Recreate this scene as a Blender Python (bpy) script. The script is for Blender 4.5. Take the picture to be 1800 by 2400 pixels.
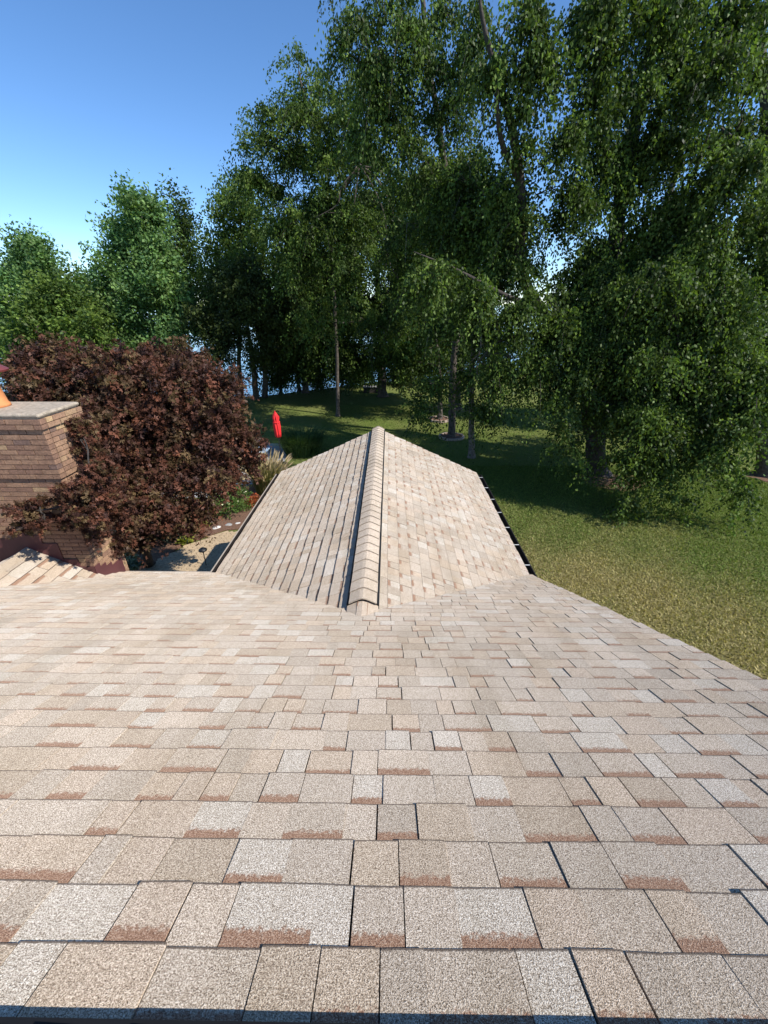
import bpy, math, random
import numpy as np
from mathutils import Vector

# ------------------------------------------------------------------ camera, sky, sun, exposure
for o in list(bpy.data.objects):
    bpy.data.objects.remove(o, do_unlink=True)
SC = bpy.context.scene
COL = SC.collection
R = math.radians
FPX, PITCH, YAW, CAMZ = 960.0, R(26.81), R(0.68), 6.3      # focal length in pixels of the 1800x2400 picture
cam_d = bpy.data.cameras.new('camera')
cam = bpy.data.objects.new('camera', cam_d); COL.objects.link(cam)
cam.location = (0, 0, CAMZ)
cam.rotation_euler = (R(90) - PITCH, 0, YAW)
cam_d.sensor_fit = 'VERTICAL'; cam_d.sensor_height = 24; cam_d.lens = 24 * FPX / 2400
cam_d.clip_start = 0.05; cam_d.clip_end = 20000
SC.camera = cam

SUN = Vector((2.75, -1.32, 3.1)).normalized()
W = bpy.data.worlds.new('World'); SC.world = W; W.use_nodes = True
nt = W.node_tree; nt.nodes.clear()
sky = nt.nodes.new('ShaderNodeTexSky'); sky.sky_type = 'NISHITA'; sky.sun_disc = False
sky.sun_elevation = math.asin(SUN.z); sky.sun_rotation = math.atan2(SUN.x, SUN.y)
sky.altitude = 0; sky.air_density = 0.75; sky.dust_density = 0.05; sky.ozone_density = 4.0
bg = nt.nodes.new('ShaderNodeBackground'); bg.inputs[1].default_value = 0.15
wo = nt.nodes.new('ShaderNodeOutputWorld')
hs = nt.nodes.new('ShaderNodeHueSaturation'); hs.inputs['Saturation'].default_value = 1.12
nt.links.new(sky.outputs[0], hs.inputs['Color']); nt.links.new(hs.outputs[0], bg.inputs[0]); nt.links.new(bg.outputs[0], wo.inputs[0])
sd = bpy.data.lights.new('sun', 'SUN'); sd.energy = 4.5; sd.angle = R(0.55); sd.color = (1.0, 0.965, 0.91)
so = bpy.data.objects.new('sun', sd); COL.objects.link(so)
so.rotation_euler = SUN.to_track_quat('Z', 'Y').to_euler()
SC.view_settings.view_transform = 'Standard'; SC.view_settings.look = 'None'
SC.view_settings.exposure = 0.54; SC.view_settings.gamma = 1.0
SC.cycles.max_bounces = 6; SC.cycles.transparent_max_bounces = 4

rng = np.random.default_rng(7)
random.seed(7)

# ------------------------------------------------------------------ picture directions -> places
def ray(x, y):
    u = (x - 900) / FPX; v = (y - 1200) / FPX
    c, s = math.cos(PITCH), math.sin(PITCH)
    d = (u, c - v * s, -s - v * c)
    cy, sy = math.cos(YAW), math.sin(YAW)
    return np.array([d[0] * cy - d[1] * sy, d[0] * sy + d[1] * cy, d[2]])
CAM = np.array([0, 0, CAMZ])
def atY(x, y, Y):
    d = ray(x, y); return CAM + d * (Y / d[1])
def onground(x, y, Z=0.0):
    d = ray(x, y); return CAM + d * ((Z - CAMZ) / d[2])
def topx(P):
    P = np.asarray(P, float) - CAM
    cy, sy = math.cos(-YAW), math.sin(-YAW)
    x = P[..., 0] * cy - P[..., 1] * sy; y = P[..., 0] * sy + P[..., 1] * cy; z = P[..., 2]
    c, s = math.cos(PITCH), math.sin(PITCH)
    zc = y * c - z * s
    return 900 + FPX * x / zc, 1200 + FPX * (-z * c - y * s) / zc, zc

# ------------------------------------------------------------------ materials
def newmat(name):
    m = bpy.data.materials.new(name); m.use_nodes = True
    n = m.node_tree; n.nodes.clear()
    out = n.nodes.new('ShaderNodeOutputMaterial')
    b = n.nodes.new('ShaderNodeBsdfPrincipled'); n.links.new(b.outputs[0], out.inputs[0])
    return m, n, b, out
def N(n, t, **kw):
    k = n.nodes.new(t)
    for a, v in kw.items(): setattr(k, a, v)
    return k
def ramp(n, fac, stops):
    r = N(n, 'ShaderNodeValToRGB'); e = r.color_ramp.elements
    while len(e) < len(stops): e.new(0.5)
    for i, (p, c) in enumerate(stops):
        e[i].position = p; e[i].color = (*c, 1) if len(c) == 3 else c
    if fac is not None: n.links.new(fac, r.inputs[0])
    return r
def mixc(n, fac, a, b, mode='MIX'):
    m = N(n, 'ShaderNodeMix', data_type='RGBA', blend_type=mode)
    for s, v in ((0, fac), (6, a), (7, b)):
        if hasattr(v, 'is_linked') or hasattr(v, 'node'): n.links.new(v, m.inputs[s])
        else: m.inputs[s].default_value = v if s == 0 else (*v, 1)
    return m.outputs[2]
def noise(n, scale, detail=3, rough=0.55, vec=None):
    t = N(n, 'ShaderNodeTexNoise'); t.inputs['Scale'].default_value = scale
    t.inputs['Detail'].default_value = detail; t.inputs['Roughness'].default_value = rough
    if vec is None:
        g = N(n, 'ShaderNodeNewGeometry'); vec = g.outputs['Position']
    n.links.new(vec, t.inputs['Vector'])
    return t.outputs[0]
def bump(n, b, h, strength, dist):
    k = N(n, 'ShaderNodeBump'); k.inputs['Strength'].default_value = strength; k.inputs['Distance'].default_value = dist
    n.links.new(h, k.inputs['Height']); n.links.new(k.outputs[0], b.inputs['Normal'])
def simple(name, col, rough=0.6, var=0.15, scale=12, metal=0.0, bmp=0.0, spec=None):
    m, n, b, o = newmat(name)
    f = noise(n, scale, 4)
    lo = tuple(max(0, c * (1 - var)) for c in col); hi = tuple(min(1, c * (1 + var)) for c in col)
    r = ramp(n, f, [(0.3, lo), (0.7, hi)])
    n.links.new(r.outputs[0], b.inputs['Base Color'])
    b.inputs['Roughness'].default_value = rough; b.inputs['Metallic'].default_value = metal
    if spec is not None: b.inputs['Specular IOR Level'].default_value = spec
    if bmp: bump(n, b, f, bmp, 0.02)
    return m

def shingle_material():
    m, n, b, o = newmat('shingle_granules')
    at = N(n, 'ShaderNodeAttribute', attribute_name='Col')
    uv = N(n, 'ShaderNodeUVMap'); sx = N(n, 'ShaderNodeSeparateXYZ'); n.links.new(uv.outputs[0], sx.inputs[0])
    g1 = noise(n, 290, 2, 0.6); g2 = noise(n, 520, 1, 0.5)
    a = N(n, 'ShaderNodeMath', operation='ADD'); n.links.new(g1, a.inputs[0]); n.links.new(g2, a.inputs[1])
    h = N(n, 'ShaderNodeMath', operation='MULTIPLY'); n.links.new(a.outputs[0], h.inputs[0]); h.inputs[1].default_value = 0.5
    gr = ramp(n, h.outputs[0], [(0.36, (0.105, 0.075, 0.052)), (0.45, (0.31, 0.25, 0.19)), (0.54, (0.555, 0.475, 0.385)), (0.66, (0.84, 0.775, 0.685))])
    c = mixc(n, 1.0, gr.outputs[0], at.outputs['Color'], 'MULTIPLY')
    # weathering, broad and faint
    w = noise(n, 1.1, 3); wr = ramp(n, w, [(0.3, (0.93, 0.92, 0.90)), (0.7, (1.04, 1.03, 1.02))])
    c = mixc(n, 1.0, c, wr.outputs[0], 'MULTIPLY')
    mp = N(n, 'ShaderNodeVectorMath', operation='MULTIPLY'); gg = N(n, 'ShaderNodeNewGeometry'); n.links.new(gg.outputs['Position'], mp.inputs[0]); mp.inputs[1].default_value = (3.2, 0.7, 0.7)
    sk = noise(n, 1.0, 5, 0.65, mp.outputs[0]); skr = ramp(n, sk, [(0.34, (0.86, 0.845, 0.81)), (0.52, (1.0, 1.0, 1.0)), (0.72, (1.05, 1.05, 1.06))])
    c = mixc(n, 1.0, c, skr.outputs[0], 'MULTIPLY')
    # darker granule band printed near the head of some tabs
    e = noise(n, 90, 2)
    s1 = N(n, 'ShaderNodeMath', operation='MULTIPLY_ADD'); n.links.new(e, s1.inputs[0]); s1.inputs[1].default_value = 0.34
    n.links.new(sx.outputs[1], s1.inputs[2])
    st = N(n, 'ShaderNodeMapRange'); st.inputs['From Min'].default_value = 0.88; st.inputs['From Max'].default_value = 0.96
    n.links.new(s1.outputs[0], st.inputs[0])
    bm_ = N(n, 'ShaderNodeMath', operation='MULTIPLY'); n.links.new(st.outputs[0], bm_.inputs[0]); n.links.new(at.outputs['Alpha'], bm_.inputs[1])
    gb = ramp(n, h.outputs[0], [(0.36, (0.12, 0.056, 0.034)), (0.5, (0.285, 0.16, 0.098)), (0.64, (0.52, 0.37, 0.265))])
    c = mixc(n, bm_.outputs[0], c, gb.outputs[0])
    # dark asphalt line on the butt edge, painting in the shadow between courses
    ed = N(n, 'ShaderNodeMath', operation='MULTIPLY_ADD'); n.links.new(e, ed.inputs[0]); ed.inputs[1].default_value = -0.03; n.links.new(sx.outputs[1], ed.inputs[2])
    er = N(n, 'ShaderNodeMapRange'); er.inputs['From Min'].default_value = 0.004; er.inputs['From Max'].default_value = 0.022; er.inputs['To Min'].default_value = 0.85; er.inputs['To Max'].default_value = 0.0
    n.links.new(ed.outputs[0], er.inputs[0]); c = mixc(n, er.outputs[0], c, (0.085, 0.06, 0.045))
    n.links.new(c, b.inputs['Base Color'])
    b.inputs['Roughness'].default_value = 0.9; b.inputs['Specular IOR Level'].default_value = 0.25; b.inputs['Diffuse Roughness'].default_value = 0.55
    b.inputs['Sheen Weight'].default_value = 0.08; b.inputs['Sheen Roughness'].default_value = 0.45; b.inputs['Sheen Tint'].default_value = (1.0, 0.92, 0.82, 1)
    bump(n, b, h.outputs[0], 0.75, 0.006)
    return m
MAT = {}
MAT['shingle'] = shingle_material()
MAT['asphalt_edge'] = simple('asphalt_felt', (0.05, 0.045, 0.04), 0.95)
MAT['vent'] = simple('black_vent_plastic', (0.012, 0.012, 0.013), 0.7, spec=0.2)
MAT['gutter_dark'] = simple('dark_gutter_paint', (0.022, 0.018, 0.017), 0.45)
MAT['gutter_tan'] = simple('tan_gutter_paint', (0.42, 0.36, 0.30), 0.45, 0.08)
MAT['white'] = simple('white_paint', (0.78, 0.77, 0.74), 0.5, 0.05)
MAT['fascia'] = simple('brown_fascia', (0.10, 0.07, 0.055), 0.6)
MAT['flash'] = simple('maroon_flashing', (0.105, 0.036, 0.036), 0.6, 0.12, 5)
MAT['mortar'] = simple('mortar', (0.47, 0.37, 0.26), 0.95, 0.2, 30, bmp=0.3)
MAT['cap'] = simple('weathered_concrete', (0.36, 0.295, 0.22), 0.95, 0.3, 26, bmp=0.35)
MAT['terracotta'] = simple('terracotta', (0.62, 0.24, 0.085), 0.8, 0.15, 8)
MAT['redcap'] = simple('dark_red_metal', (0.16, 0.035, 0.03), 0.5)
MAT['bark'] = simple('grey_bark', (0.085, 0.068, 0.055), 0.95, 0.5, 9, bmp=0.9)
MAT['bark_dark'] = simple('dark_bark', (0.05, 0.04, 0.033), 0.95, 0.5, 9, bmp=0.9)
MAT['bark_light'] = simple('pale_bark', (0.17, 0.14, 0.115), 0.95, 0.4, 9, bmp=0.8)
MAT['wood_dark'] = simple('dark_wood', (0.03, 0.024, 0.02), 0.8)
MAT['black'] = simple('black_metal', (0.012, 0.012, 0.013), 0.5)
MAT['mulch'] = simple('bark_mulch', (0.14, 0.075, 0.045), 1.0, 0.55, 26, bmp=1.0)
MAT['paver'] = simple('tan_paver', (0.42, 0.31, 0.19), 0.9, 0.22, 18, bmp=0.3)
MAT['sand'] = simple('joint_sand', (0.18, 0.13, 0.085), 1.0, 0.2, 40)
MAT['concrete'] = simple('patio_concrete', (0.33, 0.31, 0.29), 0.9, 0.2, 3, bmp=0.2)
MAT['rock'] = simple('pale_rock', (0.52, 0.49, 0.45), 0.9, 0.3, 12, bmp=0.8)
MAT['grey_rock'] = simple('grey_rock', (0.27, 0.26, 0.245), 0.9, 0.35, 6, bmp=0.8)
MAT['red_cloth'] = simple('red_canvas', (0.72, 0.018, 0.02), 0.75, 0.12, 14)
MAT['glass_table'] = simple('pale_blue_glass', (0.36, 0.47, 0.58), 0.12, 0.04)
MAT['cushion'] = simple('white_cushion', (0.74, 0.72, 0.68), 0.85, 0.06)
MAT['canvas'] = simple('dark_green_canvas', (0.02, 0.028, 0.024), 0.8)
MAT['alu'] = simple('aluminium', (0.42, 0.44, 0.46), 0.4, 0.08, metal=0.6)
MAT['edge_stone'] = simple('edging_stone', (0.36, 0.28, 0.22), 0.9, 0.3, 15)

def brick_material(name):
    m, n, b, o = newmat(name)
    at = N(n, 'ShaderNodeAttribute', attribute_name='Col')
    f = noise(n, 60, 4); r = ramp(n, f, [(0.25, (0.62, 0.6, 0.58)), (0.75, (1.3, 1.28, 1.25))])
    f2 = noise(n, 14, 3); r2 = ramp(n, f2, [(0.3, (0.8, 0.8, 0.8)), (0.7, (1.15, 1.15, 1.15))])
    c = mixc(n, 1.0, at.outputs['Color'], r.outputs[0], 'MULTIPLY'); c = mixc(n, 1.0, c, r2.outputs[0], 'MULTIPLY')
    n.links.new(c, b.inputs['Base Color']); b.inputs['Roughness'].default_value = 0.9
    bump(n, b, f, 0.5, 0.008)
    return m
MAT['brick'] = brick_material('flashed_brick')

def wall_material():
    m, n, b, o = newmat('house_brick_wall')
    g = N(n, 'ShaderNodeNewGeometry')
    mp = N(n, 'ShaderNodeVectorMath', operation='MULTIPLY'); n.links.new(g.outputs['Position'], mp.inputs[0]); mp.inputs[1].default_value = (1, 1, 1)
    sx = N(n, 'ShaderNodeSeparateXYZ'); n.links.new(mp.outputs[0], sx.inputs[0])
    ad = N(n, 'ShaderNodeMath', operation='ADD'); n.links.new(sx.outputs[0], ad.inputs[0]); n.links.new(sx.outputs[1], ad.inputs[1])
    cb = N(n, 'ShaderNodeCombineXYZ'); n.links.new(ad.outputs[0], cb.inputs[0]); n.links.new(sx.outputs[2], cb.inputs[1])
    br = N(n, 'ShaderNodeTexBrick'); n.links.new(cb.outputs[0], br.inputs[0])
    br.inputs['Scale'].default_value = 1; br.inputs['Brick Width'].default_value = 0.21; br.inputs['Row Height'].default_value = 0.067
    br.inputs['Mortar Size'].default_value = 0.005
    br.inputs['Color1'].default_value = (0.30, 0.17, 0.10, 1); br.inputs['Color2'].default_value = (0.22, 0.12, 0.075, 1); br.inputs['Mortar'].default_value = (0.45, 0.36, 0.26, 1)
    n.links.new(br.outputs[0], b.inputs['Base Color']); b.inputs['Roughness'].default_value = 0.9
    return m
MAT['wall'] = wall_material()

def leaf_material(name, trans=0.35, rough=0.5):
    m, n, b, o = newmat(name)
    at = N(n, 'ShaderNodeAttribute', attribute_name='Col')
    n.links.new(at.outputs['Color'], b.inputs['Base Color'])
    b.inputs['Roughness'].default_value = rough; b.inputs['Specular IOR Level'].default_value = 0.16
    t = N(n, 'ShaderNodeBsdfTranslucent')
    c = mixc(n, 1.0, at.outputs['Color'], (1.25, 1.35, 0.6), 'MULTIPLY'); n.links.new(c, t.inputs[0])
    mx = N(n, 'ShaderNodeMixShader'); mx.inputs[0].default_value = trans
    n.links.new(b.outputs[0], mx.inputs[1]); n.links.new(t.outputs[0], mx.inputs[2]); n.links.new(mx.outputs[0], o.inputs[0])
    return m
MAT['leaf'] = leaf_material('tree_leaf')
MAT['redleaf'] = leaf_material('purple_leaf', 0.22, 0.5)
MAT['blade'] = leaf_material('grass_blade', 0.3, 0.7)

def lawn_material():
    m, n, b, o = newmat('lawn_turf')
    g = N(n, 'ShaderNodeNewGeometry'); P = g.outputs['Position']
    sx = N(n, 'ShaderNodeSeparateXYZ'); n.links.new(P, sx.inputs[0])
    # drier turf close to the house wall
    n1 = noise(n, 0.35, 4, 0.6, P); n2 = noise(n, 2.6, 5, 0.65, P); n3 = noise(n, 22, 4, 0.7, P); n4 = noise(n, 95, 3, 0.7, P)
    d = N(n, 'ShaderNodeVectorMath', operation='DISTANCE'); n.links.new(P, d.inputs[0]); d.inputs[1].default_value = (4.2, 5.0, 0)
    mr = N(n, 'ShaderNodeMapRange'); mr.inputs['From Min'].default_value = 3.5; mr.inputs['From Max'].default_value = 8.5
    mr.inputs['To Min'].default_value = 0.95; mr.inputs['To Max'].default_value = 0.12; n.links.new(d.outputs['Value'], mr.inputs[0])
    ad = N(n, 'ShaderNodeMath', operation='MULTIPLY_ADD'); n.links.new(n1, ad.inputs[0]); ad.inputs[1].default_value = 0.9; n.links.new(mr.outputs[0], ad.inputs[2])
    ad2 = N(n, 'ShaderNodeMath', operation='MULTIPLY_ADD'); n.links.new(n2, ad2.inputs[0]); ad2.inputs[1].default_value = 0.7; n.links.new(ad.outputs[0], ad2.inputs[2])
    f = N(n, 'ShaderNodeMapRange'); f.inputs['From Min'].default_value = 0.75; f.inputs['From Max'].default_value = 1.75; n.links.new(ad2.outputs[0], f.inputs[0])
    gc = ramp(n, n3, [(0.3, (0.09, 0.13, 0.026)), (0.7, (0.20, 0.25, 0.06))])
    dc = ramp(n, n3, [(0.3, (0.19, 0.17, 0.065)), (0.7, (0.40, 0.34, 0.155))])
    c = mixc(n, f.outputs[0], gc.outputs[0], dc.outputs[0])
    k = ramp(n, n4, [(0.3, (0.6, 0.6, 0.6)), (0.65, (1.15, 1.15, 1.1))])
    c = mixc(n, 1.0, c, k.outputs[0], 'MULTIPLY')
    n.links.new(c, b.inputs['Base Color']); b.inputs['Roughness'].default_value = 1.0; b.inputs['Specular IOR Level'].default_value = 0.1
    ad3 = N(n, 'ShaderNodeMath', operation='ADD'); n.links.new(n3, ad3.inputs[0]); n.links.new(n4, ad3.inputs[1])
    bump(n, b, ad3.outputs[0], 0.9, 0.06)
    return m
MAT['lawn'] = lawn_material()

def lake_material():
    m, n, b, o = newmat('lake_water')
    b.inputs['Base Color'].default_value = (0.05, 0.14, 0.22, 1); b.inputs['Roughness'].default_value = 0.12
    g = N(n, 'ShaderNodeNewGeometry')
    v = N(n, 'ShaderNodeVectorMath', operation='MULTIPLY'); n.links.new(g.outputs['Position'], v.inputs[0]); v.inputs[1].default_value = (0.5, 1.3, 1)
    h = noise(n, 1.0, 4, 0.6, v.outputs[0]); bump(n, b, h, 0.35, 0.15)
    return m
MAT['lake'] = lake_material()

# ------------------------------------------------------------------ mesh helpers
def link(name, me, mat=None, parent=None):
    if mat is not None: me.materials.append(mat)
    o = bpy.data.objects.new(name, me); COL.objects.link(o)
    if parent is not None: o.parent = parent
    return o
def tag(o, label=None, cat=None, group=None, kind=None):
    if label: o['label'] = label
    if cat: o['category'] = cat
    if group: o['group'] = group
    if kind: o['kind'] = kind
    return o
def empty(name, loc=(0, 0, 0)):
    o = bpy.data.objects.new(name, None); COL.objects.link(o); o.location = loc; o.empty_display_size = 0.1
    return o
def fix(o):                       # keep world coordinates of a child whose parent sits elsewhere
    if o.parent is not None:
        p = o.parent; L = Vector((0, 0, 0))
        while p is not None: L += p.location; p = p.parent
        o.location = -L if not o.get('_abs') else o.location
    return o
class MB:
    def __init__(s): s.v = []; s.f = []
    def add(s, v, f):
        k = len(s.v); s.v += [tuple(map(float, p)) for p in v]; s.f += [tuple(k + i for i in q) for q in f]
        return s
    def box(s, a, b):
        x0, y0, z0 = a; x1, y1, z1 = b
        return s.add([(x0, y0, z0), (x1, y0, z0), (x1, y1, z0), (x0, y1, z0), (x0, y0, z1), (x1, y0, z1), (x1, y1, z1), (x0, y1, z1)],
                     [(0, 3, 2, 1), (4, 5, 6, 7), (0, 1, 5, 4), (1, 2, 6, 5), (2, 3, 7, 6), (3, 0, 4, 7)])
    def prism(s, poly, vec):
        """closed prism: polygon (3D points) pushed along vec"""
        n = len(poly); v = [np.array(p, float) for p in poly]; w = [p + np.array(vec, float) for p in v]
        return s.add(v + w, [tuple(range(n))[::-1], tuple(range(n, 2 * n))] + [(i, (i + 1) % n, n + (i + 1) % n, n + i) for i in range(n)])
    def tube(s, pts, radii, sides=6, cap=True):
        pts = [np.array(p, float) for p in pts]; k = len(s.v); n = len(pts)
        for i, p in enumerate(pts):
            d = pts[min(i + 1, n - 1)] - pts[max(i - 1, 0)]; d = d / (np.linalg.norm(d) + 1e-9)
            a = np.cross(d, (0.31, 0.17, 0.93)); 
            if np.linalg.norm(a) < 0.2: a = np.cross(d, (1, 0, 0))
            a /= np.linalg.norm(a); b = np.cross(d, a)
            for j in range(sides):
                t = 2 * math.pi * j / sides
                s.v.append(tuple(p + radii[i] * (math.cos(t) * a + math.sin(t) * b)))
        for i in range(n - 1):
            for j in range(sides):
                s.f.append((k + i * sides + j, k + i * sides + (j + 1) % sides, k + (i + 1) * sides + (j + 1) % sides, k + (i + 1) * sides + j))
        if cap:
            s.f.append(tuple(k + j for j in range(sides))[::-1]); s.f.append(tuple(k + (n - 1) * sides + j for j in range(sides)))
        return s
    def lathe(s, c, prof, sides=20, wob=None):
        k = len(s.v); n = len(prof)
        for i, (r, z) in enumerate(prof):
            for j in range(sides):
                t = 2 * math.pi * j / sides; q = r * (wob(t, i) if wob else 1)
                s.v.append((c[0] + q * math.cos(t), c[1] + q * math.sin(t), c[2] + z))
        for i in range(n - 1):
            for j in range(sides):
                s.f.append((k + i * sides + j, k + i * sides + (j + 1) % sides, k + (i + 1) * sides + (j + 1) % sides, k + (i + 1) * sides + j))
        s.f.append(tuple(k + j for j in range(sides))[::-1]); s.f.append(tuple(k + (n - 1) * sides + j for j in range(sides)))
        return s
    def build(s, name, mat, parent=None, smooth=False, bevel=0):
        me = bpy.data.meshes.new(name); me.from_pydata(s.v, [], s.f); me.update()
        if smooth:
            me.polygons.foreach_set('use_smooth', [True] * len(me.polygons))
        o = link(name, me, mat, parent)
        if bevel:
            md = o.modifiers.new('bevel', 'BEVEL'); md.width = bevel; md.segments = 2
        return o
def rel(o, origin):               # shift a mesh's points so that it sits in its parent's frame
    me = o.data; n = len(me.vertices); a = np.empty(n * 3); me.vertices.foreach_get('co', a)
    a = a.reshape(-1, 3) - np.array(origin); me.vertices.foreach_set('co', a.ravel()); me.update()
    return o

def quads_mesh(name, V, C, mat, parent=None, per=4, origin=None):
    """V (n, per, 3) loose polygons with colours C (n,3)"""
    V = np.asarray(V, np.float32); n = len(V)
    if origin is not None: V = V - np.asarray(origin, np.float32)
    me = bpy.data.meshes.new(name)
    me.vertices.add(n * per); me.vertices.foreach_set('co', V.reshape(-1))
    me.loops.add(n * per); me.loops.foreach_set('vertex_index', np.arange(n * per, dtype=np.int32))
    me.polygons.add(n); me.polygons.foreach_set('loop_start', np.arange(0, n * per, per, dtype=np.int32))
    at = me.attributes.new('Col', 'FLOAT_COLOR', 'POINT')
    c = np.ones((n, per, 4), np.float32); c[:, :, :3] = np.asarray(C, np.float32)[:, None, :]
    at.data.foreach_set('color', c.reshape(-1))
    me.update(calc_edges=True); me.validate()
    return link(name, me, mat, parent)
def unit(a): return a / (np.linalg.norm(a, axis=-1, keepdims=True) + 1e-9)

# ------------------------------------------------------------------ the ground and the lake
def shore(X):
    return np.interp(X, [-400, -60, -14, -10, -2.4, 6, 15, 40, 400], [60, 38, 33.5, 33.6, 39.5, 44, 49, 52, 70])
def ground_z(X, Y):
    d = (Y - shore(X)); t = np.clip((d + 1.6) / 3.0, 0, 1)
    return 0.04 * np.sin(X * 0.21 + 1.0) * np.sin(Y * 0.17) * np.clip((np.hypot(X, Y - 4) - 12) / 6, 0, 1) - 3.0 * (t * t * (3 - 2 * t))
gx = np.concatenate([np.linspace(-400, -40, 16)[:-1], np.linspace(-40, 40, 121), np.linspace(40, 400, 16)[1:]])
gy = np.concatenate([np.linspace(-300, -6, 10)[:-1], np.linspace(-6, 28, 46)[:-1], np.linspace(28, 60, 91)[:-1], np.linspace(60, 90, 12)])
GX, GY = np.meshgrid(gx, gy); GZ = ground_z(GX, GY)
v = np.stack([GX, GY, GZ], -1).reshape(-1, 3); nx = len(gx)
f = [(j * nx + i, j * nx + i + 1, (j + 1) * nx + i + 1, (j + 1) * nx + i) for j in range(len(gy) - 1) for i in range(nx - 1)]
me = bpy.data.meshes.new('lawn'); me.from_pydata(v.tolist(), [], f); me.polygons.foreach_set('use_smooth', [True] * len(f)); me.update()
tag(link('lawn', me, MAT['lawn']), kind='structure')
LAKEZ = -1.35
tag(MB().add([(-9000, 25, LAKEZ), (9000, 25, LAKEZ), (9000, 14000, LAKEZ), (-9000, 14000, LAKEZ)], [(0, 1, 2, 3)]).build('lake', MAT['lake']), kind='structure')

# ------------------------------------------------------------------ the house
AL = R(26.565); CA, SA = math.cos(AL), math.sin(AL); HR = 0.947
def roofP(X, t, h=0.0):           # a point on the main roof, t metres down the slope from abreast of the camera
    return np.array([X, t * CA - HR * SA + h * SA, CAMZ - t * SA - HR * CA + h * CA])
TE = 6.055; TR = 0.572            # eave and ridge
XR, XL = 2.11, -9.5
EY, EZ = roofP(0, TE)[1:]
RY, RZ = roofP(0, TR)[1:]
EXPO = 0.1435
house = empty('house', (0, 5, 0))
tag(house, 'brick house with tan shingled roofs, a projecting gabled wing and a brick chimney', 'house')
HO = (0, 5, 0)
def hp(mb, name, mat, parent=None, **k):
    o = mb.build(name, mat, parent or house, **k); return rel(o, HO)
# walls
AXL, AXR, AYE, AXM, AZR = -2.55, 2.08, 9.12, -0.235, 3.80     # wing eaves, end, ridge line, ridge height
WY0 = 2 * RY - EY
hp(MB().prism([(XR - 0.3, WY0 + 0.45, 0), (XR - 0.3, EY - 0.45, 0), (XR - 0.3, EY - 0.45, EZ - 0.12), (XR - 0.3, RY, RZ - 0.30), (XR - 0.3, WY0 + 0.45, EZ - 0.12)], (XL - XR + 0.6, 0, 0)), 'wall', MAT['wall'])
hp(MB().prism([(AXL + 0.45, 3, 0), (AXR - 0.35, 3, 0), (AXR - 0.35, 3, EZ - 0.12), (AXM, 3, AZR - 0.28), (AXL + 0.45, 3, EZ - 0.12)], (0, AYE - 0.3 - 3, 0)), 'wall', MAT['wall'])
# roof decks, two centimetres under the shingles
TH = 0.10
main_roof = hp(MB().prism([roofP(XL, TE, -0.008), roofP(XL, TR, -0.008), (XL, WY0, EZ - 0.008), (XL, WY0, EZ - TH), roofP(XL, TR, -TH), roofP(XL, TE, -TH)], (XR - XL - 0.01, 0, 0)), 'main_roof', MAT['asphalt_edge'])
AS = math.atan2(AZR - EZ, AXM - AXL); AS2 = math.atan2(AZR - EZ, AXR - AXM)
NL = np.array([-math.sin(AS), 0, math.cos(AS)]); NR = np.array([math.sin(AS2), 0, math.cos(AS2)])
d = 0.008
wing_roof = hp(MB().prism([(AXL, 2.6, EZ - d), (AXM, 2.6, AZR - d), (AXR, 2.6, EZ - d), (AXR, 2.6, EZ - TH), (AXM, 2.6, AZR - TH * 1.1), (AXL, 2.6, EZ - TH)], (0, AYE - 2.6 - 0.01, 0)), 'wing_roof', MAT['asphalt_edge'])
tag(wing_roof, 'steep wing roof of tan shingles with a capped ridge vent'); tag(main_roof, 'broad main roof of tan and cream shingles')
hp(MB().prism([roofP(XR - 0.009, TE, -0.012), roofP(XR - 0.009, TR, -0.012), roofP(XR - 0.009, TR, -0.15), roofP(XR - 0.009, TE, -0.15)], (0.016, 0, 0)), 'bargeboard', MAT['fascia'])

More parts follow.
